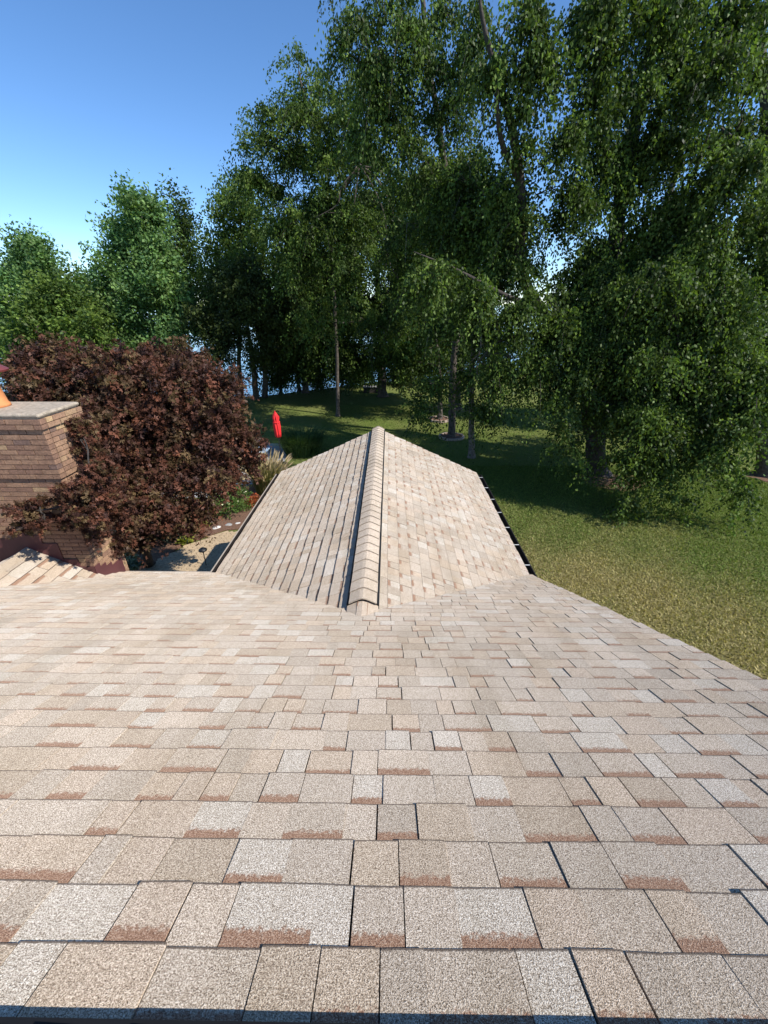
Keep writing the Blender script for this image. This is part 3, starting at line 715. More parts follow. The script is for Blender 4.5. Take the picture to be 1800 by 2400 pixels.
# the tree by the mulch patch at the lawn's far right
b = gpt(1797, 1115)
G_tr = [b, atY(1800, 900, 16.2), atY(1805, 640, 16.5), atY(1795, 430, 16.8), atY(1792, 250, 17), atY(1780, 20, 17)]
tree('maple_tree', 'leafy maple with a tall straight trunk rising from the mulch patch on the lawn', G_tr, 0.36,
     [mass(*a) for a in [(1720, 60, 15.8, 100, 80, 120), (1780, 180, 15.2, 70, 80, 70), (1770, 520, 15.2, 60, 60, 90), (1690, 300, 17.5, 80, 80, 80), (1790, 780, 15.2, 70, 80, 160), (1620, 30, 17.5, 110, 70, 100), (1900, 300, 16, 120, 200, 300), (1900, 650, 15.5, 110, 150, 300), (1640, 760, 18, 90, 80, 160)]],
     [(pts([(1795, 430, 16.8), (1740, 350, 16), (1690, 300, 16.5)]), 0.12, 0.03)], 0.125, 0.08, G_DARK + G_MID[:2], 0.9, 0.8, 26, 0.10)
# tall maple with the ring of stones, its top boughs hang against the sky
b = gpt(1058, 1025)
J_tr = [b, atY(1060, 900, 21.3), atY(1075, 700, 21), atY(1060, 500, 20.5), atY(1030, 300, 20), atY(1000, 100, 19.6), atY(980, -80, 19.5)]
J_m = [mass(*a) for a in [(850, 30, 19, 55, 50, 60), (880, 120, 19, 60, 55, 75), (820, 110, 19, 22, 60, 34), (950, 60, 18.6, 60, 60, 90), (1010, 170, 18.6, 55, 65, 80), (940, 230, 19, 70, 45, 70), (880, 190, 18.4, 45, 40, 50), (1040, 60, 18.6, 55, 60, 80), (1090, 150, 18.6, 35, 80, 56),
    (1040, 290, 19, 50, 40, 45), (890, 260, 18, 40, 50, 50), (960, 330, 18, 50, 40, 60), (840, 320, 19, 50, 40, 46), (1120, 60, 18, 40, 60, 60), (800, 45, 19.5, 22, 40, 24), (1000, 450, 20.5, 80, 60, 150), (1090, 520, 20.5, 70, 60, 130), (940, 560, 20.5, 60, 50, 110), (1040, 620, 20.5, 90, 50, 150)]]  # mid-crown clumps at the end are added to shade the lawn
tree('maple_tree', 'tall maple with weeping top boughs, its slim trunk in a stone-edged mulch ring', J_tr, 0.2, J_m,
     [(pts([(1045, 420, 20.2), (960, 330, 19), (915, 250, 18.5), (890, 130, 18.6)]), 0.09, 0.02), (pts([(1030, 300, 20), (1060, 180, 19), (1090, 60, 18.6)]), 0.08, 0.02)],
     0.12, 0.066, G_MID + G_DARK[:2], 1.2, 1.05, 42, 0.08, hang=1.2, strandtwig=0.15)
# slim tree with hanging leaves and bare twigs
b = gpt(1105, 1072)
H_tr = [b, atY(1104, 950, 18.2), atY(1108, 800, 18.0), atY(1120, 620, 17.8), atY(1130, 450, 17.6)]
H_m = [mass(*a) for a in [(1130, 420, 17, 80, 70, 170), (1060, 420, 17.5, 80, 60, 150), (1160, 530, 17, 70, 60, 130), (1080, 540, 17, 80, 70, 180), (1000, 500, 17.5, 70, 70, 140), (1140, 640, 17, 60, 50, 110), (1050, 750, 17, 60, 70, 120), (1150, 780, 16.5, 40, 50, 60),
    (1090, 890, 16.4, 30, 40, 40), (1140, 950, 16.0, 40, 50, 60), (1000, 900, 16.2, 40, 40, 46), (985, 960, 16, 25, 45, 30)]]
tree('maple_tree', 'slim dark trunked maple with bare twigs hanging over its low leaf clusters', H_tr, 0.15, H_m,
     [(pts([(1110, 760, 17.8), (1122, 745, 16.6), (1128, 800, 16.0), (1118, 860, 15.9), (1124, 930, 15.9)]), 0.05, 0.012),
      (pts([(1128, 800, 16.0), (1145, 840, 15.9), (1150, 900, 15.9)]), 0.03, 0.010), (pts([(1124, 830, 16.0), (1100, 850, 15.9), (1080, 870, 15.9)]), 0.026, 0.009),
      (pts([(1122, 870, 15.9), (1108, 920, 15.9), (1105, 960, 15.9)]), 0.024, 0.008), (pts([(1122, 870, 15.9), (1138, 930, 15.9), (1140, 985, 15.9)]), 0.024, 0.008)],
     0.115, 0.07, G_DARK + G_MID[:2], 1.0, 0.85, 32, 0.09, bark='bark_light', strandtwig=0.1)
# the big shade tree further back
b = gpt(897, 928)
E_tr = [b, atY(896, 860, 33), atY(892, 760, 33), atY(880, 600, 32.5), atY(860, 450, 32)]
E_m = [mass(*a) for a in [(880, 480, 30, 100, 80, 240), (800, 560, 30, 90, 80, 220), (960, 560, 30, 90, 90, 240), (740, 660, 29, 80, 80, 200), (860, 680, 29, 100, 80, 260), (980, 700, 29, 90, 80, 240), (780, 780, 29, 80, 50, 140), (920, 800, 28.5, 80, 40, 200), (800, 830, 30, 60, 22, 70), (850, 845, 30, 40, 14, 34), (960, 840, 29, 60, 26, 80), (1040, 640, 30, 80, 80, 180), (700, 560, 30, 60, 70, 120), (1040, 800, 29, 70, 60, 130), (680, 760, 30, 60, 60, 110)]]
tree('shade_tree', 'broad dark shade tree with a stout straight trunk by the lake shore', E_tr, 0.36, E_m, (), 0.16, 0.10, G_DARK, 0.8, 1.3, 60, 0.15)
# tall feathery tree at the crown's edge against the sky
b = gpt(792, 975)
I_tr = [b, atY(790, 850, 26), atY(780, 650, 25.6), atY(760, 450, 25.2), atY(725, 280, 25), atY(700, 170, 25)]
I_m = [mass(*a) for a in [(698, 150, 25, 12, 30, 14), (715, 210, 25, 22, 28, 24), (755, 220, 24.6, 14, 40, 20), (690, 260, 25, 40, 25, 34), (640, 280, 25, 45, 16, 30), (735, 300, 24.6, 50, 40, 66), (800, 290, 24, 50, 45, 66), (640, 350, 25, 50, 35, 50), (700, 370, 24.6, 50, 45, 74), (600, 350, 25.4, 24, 22, 18), (780, 390, 24.2, 60, 50, 100), (850, 400, 24, 50, 60, 90), (650, 440, 25, 55, 45, 80), (740, 470, 24.2, 70, 60, 130), (590, 430, 25.4, 25, 30, 26), (830, 510, 24, 60, 60, 110), (640, 540, 25, 50, 50, 80),
    (760, 580, 24, 60, 60, 110), (850, 640, 23.5, 40, 60, 70), (700, 620, 24, 50, 60, 90), (880, 740, 23, 24, 50, 40), (920, 770, 22.8, 24, 60, 44), (820, 740, 23.2, 20, 45, 30), (730, 750, 23.6, 25, 50, 34)]]
I_l = [(pts([(775, 560, 25.4), (790, 470, 24.2), (838, 400, 22.8), (842, 385, 22.2)]), 0.10, 0.05)]
for q in [[(842, 385), (800, 440), (790, 480), (740, 510)], [(842, 385), (870, 430), (900, 500), (908, 580)], [(842, 385), (885, 420), (915, 480), (925, 520)], [(842, 385), (835, 440), (830, 480)], [(842, 390), (815, 420), (808, 450)], [(842, 388), (890, 400), (920, 440)], [(905, 560), (915, 620), (945, 670)], [(905, 560), (905, 620), (895, 660)]]:
    I_l.append((pts([(a, c, 22.0) for a, c in q]), 0.042, 0.014))
tree('maple_tree', 'tall feathery maple with upright wispy leading shoots and a fan of bare twigs', I_tr, 0.12, I_m, I_l, 0.14, 0.075, G_MID + G_DARK[:2], 0.8, 1.4, 50, 0.10, up=0.45, hang=0.95, bark='bark', strandtwig=0.12)
for q, (x_, y_, lab, ms_) in enumerate([
    (715, 905, 'dark leaning shade tree on the shore beside the low boulders', [(690, 640, 70, 70, 150), (740, 720, 80, 60, 170), (660, 760, 60, 60, 120), (760, 800, 80, 40, 130), (680, 830, 60, 24, 60)]),
    (985, 890, 'dark broad shade tree on the shore past the pale pink shrub', [(960, 660, 90, 80, 210), (1050, 700, 90, 80, 200), (900, 740, 70, 60, 140), (1000, 790, 110, 50, 200), (1090, 790, 70, 50, 130), (940, 840, 60, 24, 60)]),
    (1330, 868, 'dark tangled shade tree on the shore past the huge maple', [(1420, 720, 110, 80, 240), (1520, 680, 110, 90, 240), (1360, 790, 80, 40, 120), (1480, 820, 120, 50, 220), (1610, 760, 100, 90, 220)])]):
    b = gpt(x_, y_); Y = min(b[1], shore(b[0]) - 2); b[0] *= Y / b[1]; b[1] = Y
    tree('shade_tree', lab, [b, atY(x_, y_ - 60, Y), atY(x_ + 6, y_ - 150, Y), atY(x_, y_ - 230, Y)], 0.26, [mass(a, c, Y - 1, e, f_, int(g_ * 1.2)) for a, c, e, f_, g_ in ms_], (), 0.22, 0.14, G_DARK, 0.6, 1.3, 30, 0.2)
b = np.array([13.2, 24.5, 0.0])  # added tree: shades the lawn and darkens the great maple's backdrop
tree('shade_tree', 'tall dark tree added close behind the huge forked maple to shade the lawn', [b, b + (0, 0, 4), b + (0.3, 0.2, 8), b + (0.2, 0, 14)], 0.32,
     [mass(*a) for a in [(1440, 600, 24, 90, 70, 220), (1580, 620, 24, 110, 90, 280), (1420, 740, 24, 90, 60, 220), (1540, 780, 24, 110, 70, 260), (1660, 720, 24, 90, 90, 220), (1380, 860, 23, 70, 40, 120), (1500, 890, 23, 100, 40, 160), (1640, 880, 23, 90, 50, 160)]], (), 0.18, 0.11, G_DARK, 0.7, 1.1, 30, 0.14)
for x_, Y, lab in [(655, 33.5, 'low dark thicket of shoreline brush by the paired trunks'), (742, 35.5, 'low dark thicket of shoreline brush near the row of boulders'), (800, 36.5, 'low dark thicket of shoreline brush before the boat lift'), (985, 38.0, 'low dark thicket of shoreline brush past the pale pink shrub'), (1180, 43.0, 'low dark thicket of shoreline brush across the sunny far lawn')]:
    c = atY(x_, 900, Y); b = np.array([c[0], Y, 0.0])
    tree('brush_thicket', lab, [b, b + (0.2, 0, 1.2), b + (0, 0, 2.6), b + (0.1, 0.2, 3.6)], 0.12, [mass(x_ + rng.uniform(-45, 45), py_, Y, 46, 22, 70) for py_ in (880 - (Y - 34) * 2.0, 862, 845, 825, 800, 780)], (), 0.2, 0.13, G_DARK, 0.6, 1.1, 26, 0.16, cat='bush')
b = np.array([4.6, 28.0, 0.0])  # added tree, hidden by nearer crowns, to cast shade on the far lawn
tree('shade_tree', 'dark middling tree added out of sight behind the mulch rings to shade the far lawn', [b, b + (0, 0, 4), b + (0.3, 0.2, 8), b + (0.2, 0, 12)], 0.26,
     [mass(*a) for a in [(1060, 430, 27.5, 90, 60, 200), (980, 470, 27.5, 80, 60, 180), (1110, 560, 27.5, 80, 70, 190), (1010, 600, 27.5, 90, 70, 210), (1080, 690, 27.5, 80, 50, 160)]], (), 0.18, 0.11, G_DARK, 0.7, 1.1, 30, 0.14)
# small tree in the farther ring
b = gpt(1030, 984)
tree('ornamental_tree', 'small tree standing in the farther mulch ring on the shaded lawn', [b, atY(1032, 930, 25.2), atY(1028, 860, 25), atY(1020, 780, 25)], 0.17,
     [mass(*a) for a in [(1000, 770, 25, 70, 60, 150), (1060, 820, 25, 60, 50, 120), (960, 840, 25, 50, 40, 90), (1040, 700, 25, 70, 60, 150)]], (), 0.16, 0.10, G_DARK, 0.7, 1.0, 26, 0.14)

# sunlit trees beside the lake
def conic(name, label, px, base_py, Y, top, bot, halfw, n, col, r0=0.2, group=None, **k):
    c = atY(px, 900, Y); b = np.array([c[0], Y, 0.0]); ms = []; lay_n = 11
    for i in range(lay_n):
        t = (i + 0.5) / lay_n; py = top + (bot - top) * t; w = halfw * 1.12 * min(1.0, 0.16 + 1.1 * t ** 0.8) * (1 if t < 0.85 else 0.9)
        m = max(1, int(round(1 + w / 42)))
        for j in range(m):
            ox = (j - (m - 1) / 2) * (2 * w / m) * 0.85 + rng.uniform(-10, 10)
            ms.append(mass(px + ox, py + rng.uniform(-12, 12), Y + rng.uniform(-1.2, 1.2), max(10, w / m * 0.95) * rng.uniform(0.8, 1.15), (bot - top) / lay_n * 0.85 * rng.uniform(0.8, 1.2), int(n * (0.25 + w / halfw) / (m * lay_n) * 2.4)))
    tr = [b, atY(px, (base_py + bot) / 2, Y), atY(px + 6, (top + bot) / 2, Y), atY(px, top + 20, Y)]
    return tree(name, label, tr, r0, ms, (), k.pop('L', 0.2), k.pop('Wd', 0.12), col, k.pop('droop', 0.1), k.pop('slen', 1.25), k.pop('per', 24), 0.14, up=k.pop('up', 0.85), rtop=0.12, hang=k.pop('hang', 0.1), group=group, **k)
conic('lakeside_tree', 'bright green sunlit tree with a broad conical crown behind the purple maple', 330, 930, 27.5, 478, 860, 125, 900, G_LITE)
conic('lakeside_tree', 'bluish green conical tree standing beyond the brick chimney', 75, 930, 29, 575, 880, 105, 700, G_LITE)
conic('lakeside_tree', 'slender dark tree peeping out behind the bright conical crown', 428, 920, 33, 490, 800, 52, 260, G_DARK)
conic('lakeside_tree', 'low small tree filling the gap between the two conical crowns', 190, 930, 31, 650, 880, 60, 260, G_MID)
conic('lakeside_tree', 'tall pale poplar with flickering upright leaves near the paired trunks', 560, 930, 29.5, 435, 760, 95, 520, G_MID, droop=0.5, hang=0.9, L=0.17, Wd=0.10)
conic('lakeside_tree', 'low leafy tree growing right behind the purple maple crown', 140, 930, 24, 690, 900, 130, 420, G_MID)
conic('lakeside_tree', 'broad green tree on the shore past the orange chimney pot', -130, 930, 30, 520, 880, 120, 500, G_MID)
# olive shade tree in front of the poplar with its paired trunks
b = gpt(600, 936)
tree('shade_tree', 'round olive green shade tree on paired dark trunks at the shore', [b, atY(596, 870, 31), atY(585, 800, 30.6), atY(570, 700, 30)], 0.24,
     [mass(*a) for a in [(545, 640, 27, 75, 60, 240), (600, 700, 27, 70, 60, 220), (500, 720, 27, 60, 70, 200), (560, 780, 27, 80, 50, 200), (640, 780, 28, 60, 60, 150), (500, 820, 26, 50, 50, 120), (620, 840, 28.5, 60, 30, 60), (660, 680, 28, 50, 60, 110)]],
     [(pts([(620, 932, 31.6), (622, 880, 31.4), (612, 800, 31), (600, 720, 30)]), 0.24, 0.1)], 0.18, 0.11, ((0.055, 0.075, 0.022), (0.07, 0.09, 0.028), (0.045, 0.06, 0.02)), 0.35, 1.0, 26, 0.15, hang=0.3)
for q, (x_, y_, r_, lab) in enumerate([(702, 915, 0.15, 'slim shore tree leaning over the grey boulders'), (752, 908, 0.16, 'crooked shore tree whose leaves hang across the lake view')]):
    b = gpt(x_, y_); Y = b[1]
    tree('shore_tree', lab, [b, atY(x_ - 6, y_ - 45, Y), atY(x_ + 8, y_ - 100, Y - 1), atY(x_ + 2, y_ - 170, Y - 1)], r_,
         [mass(x_, y_ - 110, Y - 1, 60, 32, 70), mass(x_ + 30, y_ - 150, Y - 1, 60, 40, 110), mass(x_ - 40, y_ - 160, Y - 1, 60, 40, 110), mass(x_ + 20, y_ - 60, Y - 1, 34, 22, 26)], (), 0.2, 0.12, G_DARK, 0.6, 1.1, 24, 0.15)

# the purple maple between the chimney and the patio
PU = ((0.09, 0.040, 0.027), (0.12, 0.053, 0.035), (0.078, 0.044, 0.025), (0.15, 0.060, 0.036), (0.052, 0.025, 0.020), (0.12, 0.078, 0.037))
b = gpt(352, 1325); YM = 7.4
mm = [(300, 1000, 7.2, 150, 120, 560), (170, 930, 7.2, 120, 80, 330), (430, 960, 7.3, 110, 110, 400), (520, 1010, 7.6, 80, 90, 300), (350, 880, 7.6, 120, 55, 300), (470, 900, 7.8, 80, 50, 200), (120, 860, 7.4, 80, 45, 190), (60, 890, 7.3, 60, 40, 120), (560, 1060, 8.0, 40, 60, 130), (400, 1090, 7.0, 120, 80, 360), (260, 1120, 6.3, 90, 60, 240),
      (340, 1180, 6.2, 90, 60, 220), (500, 1120, 7.6, 60, 50, 140), (220, 1020, 6.2, 60, 60, 150), (420, 1200, 6.8, 60, 40, 110), (290, 1250, 6.0, 50, 50, 110), (350, 840, 7.8, 45, 25, 60), (110, 820, 7.6, 40, 20, 36), (520, 920, 8.0, 40, 30, 60), (440, 850, 8, 40, 18, 30), (240, 850, 7.8, 60, 25, 70),
      (205, 1110, 4.50, 34, 34, 90, None, 0.4), (150, 1165, 4.42, 50, 22, 90, None, 0.35), (75, 1190, 4.40, 45, 16, 60, None, 0.35), (190, 1205, 4.42, 45, 22, 80, None, 0.35), (235, 1165, 4.6, 40, 40, 110, None, 0.4), (225, 1250, 4.6, 24, 16, 30, None, 0.35), (195, 1005, 5.1, 26, 40, 130, None, 0.45), (215, 1080, 4.95, 34, 40, 170, None, 0.45), (265, 1190, 5.1, 34, 60, 200, None, 0.5), (280, 1270, 5.2, 22, 24, 60, None, 0.45), (110, 1225, 4.38, 40, 12, 34, None, 0.3), (60, 1235, 4.38, 30, 9, 18, None, 0.3)]
tree('purple_maple', 'dark purple Japanese maple crowding the brick chimney beside the patio', [b, atY(340, 1290, 8.6), atY(330, 1220, 8.0), atY(320, 1120, 7.6), atY(310, 1000, 7.4), atY(330, 900, 7.6)], 0.13, [mass(*a) for a in mm],
     [(pts([(332, 1230, 8.0), (290, 1200, 6.8), (250, 1180, 5.4), (200, 1165, 4.6)]), 0.06, 0.02), (pts([(325, 1150, 7.7), (430, 1060, 7.5), (520, 1010, 7.6)]), 0.07, 0.02), (pts([(200, 1165, 4.6), (130, 1190, 4.42), (60, 1200, 4.4)]), 0.018, 0.006)],
     0.062, 0.052, PU, 0.25, 0.34, 30, 0.035, palm=True, leafmat='redleaf', up=0.15, hang=0.25, vary=0.4, bark='bark_dark', cat='tree', twigs=4)

# ------------------------------------------------------------------ the garden between chimney and wing
def sheet(name, poly, z, mat, th=0.02, kind='structure'):
    o = MB().prism([(x, y, z - th) for x, y in poly], (0, 0, th)).build(name, mat); tag(o, kind=kind); return o
sheet('mulch_bed', [(-7.9, 9.4), (-6.4, 9.2), (-5.95, 10.3), (-5.1, 11.1), (-2.7, 11.6), (-2.4, 14.0), (-3.6, 15.6), (-5.0, 15.2), (-6.2, 13.5), (-8.5, 13.0), (-9.5, 11.0)], 0.035, MAT['mulch'], 0.05)
path = sheet('paver_path', [(-8.2, 5.6), (-2.2, 5.6), (-2.2, 11.45), (-5.1, 10.95), (-5.9, 10.2), (-6.45, 9.1), (-8.2, 9.2)], 0.02, MAT['sand'], 0.04)
PXS, PYS = 0.2, 0.1
ang = R(38); ca, sa = math.cos(ang), math.sin(ang); cand = []
def inpoly(x, y, poly):
    r = False; n = len(poly)
    for i in range(n):
        (x1, y1), (x2, y2) = poly[i], poly[(i + 1) % n]
        if (y1 > y) != (y2 > y) and x < (x2 - x1) * (y - y1) / (y2 - y1) + x1: r = not r
    return r
PP = [(-8.2, 5.6), (-2.2, 5.6), (-2.2, 11.45), (-5.1, 10.95), (-5.9, 10.2), (-6.45, 9.1), (-8.2, 9.2)]
for i in range(-40, 60):
    for j in range(-80, 110):
        u = i * 0.21 + (j % 2) * 0.105; w = j * 0.105
        x_, y_ = -5.4 + u * ca - w * sa, 9.2 + u * sa + w * ca
        if inpoly(x_, y_, PP) and y_ > 8.2 and x_ > -7.2: cand.append((x_, y_))
pm = bpy.data.meshes.new('paver'); pmb = MB().box((-0.1, -0.0475, 0), (0.1, 0.0475, 0.05)); pm.from_pydata(pmb.v, [], pmb.f); pm.materials.append(MAT['paver'])
own = 0; restb = MB()
cand.sort(key=lambda p: abs(p[0] + 5.6) + abs(p[1] - 9.6))
for x_, y_ in cand:
    if own < 280:
        o = bpy.data.objects.new('paver', pm); COL.objects.link(o); o.parent = path; o.location = (x_, y_, -0.01 + rng.uniform(-0.003, 0.003)); o.rotation_euler = (0, 0, ang + rng.uniform(-0.02, 0.02)); own += 1
    else:
        q = [(x_ + a * ca - c * sa, y_ + a * sa + c * ca, -0.01) for a, c in ((-0.1, -0.0475), (0.1, -0.0475), (0.1, 0.0475), (-0.1, 0.0475))]; restb.prism(q, (0, 0, 0.05))
tag(restb.build('paver_field', MAT['paver'], path), kind='stuff')
sheet('patio', [(-9.0, 13.4), (-6.2, 13.6), (-5.0, 15.3), (-4.55, 16.5), (-5.0, 20.0), (-9.5, 20.5)], 0.03, MAT['concrete'], 0.05)

def tuft(name, label, cx, cy, n, h, spread, col, w=0.012, lean=0.5, cat='plant', group=None, plume=None):
    root = empty(name, (cx, cy, 0)); tag(root, label, cat, group)
    a = rng.uniform(0, 2 * math.pi, n); r = np.sqrt(rng.random(n)) * spread * 0.4
    b0 = np.stack([r * np.cos(a), r * np.sin(a), np.zeros(n)], 1)
    hh = h * rng.uniform(0.6, 1.1, n); ln = rng.uniform(0.2, 1.0, n) * lean
    dirv = np.stack([np.cos(a + rng.normal(size=n) * 0.5), np.sin(a + rng.normal(size=n) * 0.5), np.zeros(n)], 1)
    m1 = b0 + dirv * (ln * hh * 0.35)[:, None] + np.array([0, 0, 1]) * (hh * 0.6)[:, None]
    tp = b0 + dirv * (ln * hh)[:, None] + np.array([0, 0, 1]) * (hh * (1 - ln * 0.3))[:, None]
    s = np.cross(dirv, (0, 0, 1)) * w
    V = np.concatenate([np.stack([b0 - s / 2, b0 + s / 2, m1 + s / 2, m1 - s / 2], 1), np.stack([m1 - s / 2, m1 + s / 2, tp + s * 0.05, tp - s * 0.05], 1)])
    c = np.array(col)[rng.integers(0, len(col), n)] * rng.uniform(0.7, 1.3, n)[:, None]
    quads_mesh('blades', V, np.concatenate([c, c]), MAT['blade'], root)
    if plume:
        k = n // 5; p0 = tp[:k]; d_ = unit(tp[:k] - m1[:k]); s2 = np.cross(d_, rng.normal(size=(k, 3))); s2 = unit(s2) * 0.03
        Vp = np.stack([p0, p0 + d_ * 0.12 + s2, p0 + d_ * 0.34, p0 + d_ * 0.12 - s2], 1)
        quads_mesh('plumes', Vp, np.array(plume)[None, :] * rng.uniform(0.7, 1.2, k)[:, None], MAT['blade'], root)
    return root
tuft('ornamental_grass', 'tan plumed ornamental grass clump arching beside the wing roof edge', -4.55, 14.0, 1500, 1.25, 0.9, ((0.30, 0.23, 0.10), (0.22, 0.20, 0.07), (0.10, 0.13, 0.04)), 0.02, 0.55, plume=(0.55, 0.42, 0.25))
tuft('ornamental_grass', 'soft green mounded maiden grass in the shade behind the red umbrella', -4.1, 18.6, 2600, 1.25, 1.9, ((0.07, 0.12, 0.035), (0.10, 0.15, 0.05), (0.05, 0.09, 0.03)), 0.02, 0.9)
tuft('ornamental_grass', 'rusty low grass tuft at the foot of the purple maple', -5.95, 11.9, 700, 0.6, 0.6, ((0.26, 0.17, 0.07), (0.20, 0.13, 0.06)), 0.015, 0.7)
def shrub(name, label, cx, cy, h, r, n, col, L=0.07, Wd=0.04, flowers=None, cat='shrub', group=None, z0=0.0, mat='leaf'):
    root = empty(name, (cx, cy, z0)); tag(root, label, cat, group); mb = MB()
    for i in range(7):
        a = i * 0.9; tip = np.array([cx + r * 0.6 * math.cos(a), cy + r * 0.6 * math.sin(a), z0 + h * rng.uniform(0.6, 0.9)])
        mb.tube(wavy((cx, cy, z0 - 0.02), tip, 3, 0.1), [0.018, 0.014, 0.01, 0.006], 5)
    rel(mb.build('stem', MAT['bark'], root), (cx, cy, z0))
    ms = [(np.array([cx + r * 0.5 * rng.normal(), cy + r * 0.5 * rng.normal(), z0 + h * rng.uniform(0.3, 0.75)]), np.array([r * 0.45, r * 0.45, h * 0.28]), n // 9, 1.0) for _ in range(9)]
    V, C, _ = leaves_of(ms, L, Wd, col, 0.3, r * 0.35, 10, 0.03, 0.3, hang=0.2)
    quads_mesh('foliage', V, C, MAT[mat], root, 4, (cx, cy, z0))
    if flowers:
        mf = [(m[0] + np.array([0, 0, h * 0.12]), m[1], flowers[1] // 9 + 1, 1.0) for m in ms]
        V, C, _ = leaves_of(mf, 0.05, 0.05, (flowers[0],), 0, 0.05, 4, 0.012, 0.6, vary=0.1, hang=-0.3)
        quads_mesh('blossom', V, C, MAT['leaf'], root, 4, (cx, cy, z0))
    return root
shrub('flowering_shrub', 'leafy green shrub dotted with white and yellow blossom beside the gutter', -5.2, 12.5, 0.95, 0.62, 420, ((0.08, 0.14, 0.03), (0.11, 0.17, 0.04)), flowers=((0.75, 0.72, 0.5), 26))
shrub('bedding_plant', 'orange red flowering plant in the mulch under the eave', -4.65, 12.95, 0.4, 0.26, 120, ((0.40, 0.10, 0.04), (0.22, 0.10, 0.04)))
shrub('shore_shrub', 'pale pink flowering shrub by the stout shade tree trunk', *gpt(940, 930)[:2], 2.3, 0.9, 360, ((0.07, 0.10, 0.04), (0.10, 0.11, 0.06)), 0.14, 0.1, flowers=((0.62, 0.50, 0.52), 160))
shrub('dusty_plant', 'silvery leaved plant at the corner of the pavers by the chimney', -6.95, 9.05, 0.45, 0.3, 160, ((0.30, 0.34, 0.26), (0.22, 0.27, 0.18)), 0.09, 0.05)
shrub('dark_shrub', 'dark low shrub in deep shade under the purple maple', -6.6, 10.6, 0.8, 0.6, 300, ((0.03, 0.045, 0.03), (0.05, 0.06, 0.045)), 0.09, 0.06)
for k, (x_, y_, s_, lab) in enumerate([(-6.0, 10.35, 0.30, 'yellow green hosta clump on the mulch edge next to the pavers'), (-5.98, 10.95, 0.26, 'smaller yellow hosta clump behind the paver edge'), (-5.75, 11.35, 0.2, 'little lime hosta next to the pale round rock')]):
    root = empty('hosta', (x_, y_, 0.03)); tag(root, lab, 'plant', 'hostas in the mulch bed')
    n = 34; a = rng.uniform(0, 6.28, n); el = rng.uniform(0.3, 1.1, n)
    dv = np.stack([np.cos(a) * np.cos(el), np.sin(a) * np.cos(el), np.sin(el)], 1); s = unit(np.cross(dv, (0, 0, 1))) * s_ * 0.28
    l = (s_ * rng.uniform(0.7, 1.2, n))[:, None]
    V = np.stack([dv * l * 0.1, dv * l * 0.6 + s, dv * l - np.array([0, 0, 0.12 * s_]), dv * l * 0.6 - s], 1)
    quads_mesh('leaf', V, np.array([(0.34, 0.36, 0.07)]) * rng.uniform(0.6, 1.25, n)[:, None], MAT['leaf'], root)
def rock(name, label, x_, y_, s_, mat, group=None, z0=0.0, flat=0.6):
    mb = MB(); prof = [(0.02, -0.3), (0.8, -0.2), (1.0, 0.2), (0.8, 0.65), (0.35, 0.95), (0.02, 1.0)]
    ph = rng.uniform(0, 6, 4)
    mb.lathe((0, 0, 0), [(r * s_, z * s_ * flat) for r, z in prof], 12, lambda t, i: 1 + 0.16 * math.sin(2 * t + ph[0] + i * 0.7) + 0.1 * math.sin(3 * t + ph[1] - i))
    o = mb.build(name, mat, smooth=True); o.location = (x_, y_, z0); o.rotation_euler = (0, 0, rng.uniform(0, 6)); tag(o, label, 'rock', group); return o
rock('garden_rock', 'pale rounded rock on the mulch beside the lime hosta', -5.42, 11.25, 0.13, MAT['rock'])
rock('garden_rock', 'small white rock near the flowering shrub under the eave', -4.85, 11.55, 0.09, MAT['rock'])
rock('garden_rock', 'brown grey stone half sunk between the two pale rocks', -5.1, 11.45, 0.12, MAT['grey_rock'])
for k in range(7):
    p = gpt(690 + k * 14, 912 - k * 1.2)
    rock('shore_boulder', 'grey boulder in the row of rocks along the shore', p[0], p[1] + 1.2, rng.uniform(0.45, 0.8), MAT['grey_rock'], 'boulders along the lake shore', z0=float(ground_z(p[0], p[1] + 1.2)) + 0.1, flat=0.8)
# path light in the wing's shadow
pl = empty('path_light', (-4.9, 9.15, 0)); tag(pl, 'black mushroom path light on the shaded pavers', 'light')
MB().tube([(0, 0, 0), (0, 0, 0.5)], [0.012, 0.012], 8).build('stake', MAT['black'], pl)
MB().lathe((0, 0, 0.48), [(0.03, -0.03), (0.04, 0.02), (0.11, 0.03), (0.10, 0.06), (0.05, 0.10), (0.01, 0.115)], 20).build('shade', MAT['black'], pl, smooth=True)
# lantern on a post under the maple's edge
p = gpt(546, 1150); ln_ = empty('garden_lantern', tuple(p)); tag(ln_, 'small white paned lantern on a black post at the maple edge', 'lantern')
MB().tube([(0, 0, 0), (0, 0, 0.62)], [0.02, 0.02], 8).build('post', MAT['black'], ln_)
MB().box((-0.10, -0.10, 0.62), (0.10, 0.10, 0.65)).build('base', MAT['black'], ln_)
for i in (-1, 1):
    for j in (-1, 1):
        MB().box((i * 0.09 - 0.01, j * 0.09 - 0.01, 0.65), (i * 0.09 + 0.01, j * 0.09 + 0.01, 0.92)).build('bar', MAT['black'], ln_)
        MB().box((i * 0.043 - 0.036, j * 0.08 - 0.003, 0.66), (i * 0.043 + 0.036, j * 0.08 + 0.003, 0.78)).build('pane', MAT['white'], ln_)
        MB().box((i * 0.043 - 0.036, j * 0.08 - 0.003, 0.795), (i * 0.043 + 0.036, j * 0.08 + 0.003, 0.91)).build('pane', MAT['white'], ln_)
MB().lathe((0, 0, 0.92), [(0.15, 0), (0.14, 0.02), (0.03, 0.11), (0.01, 0.14)], 4).build('roof', MAT['black'], ln_)
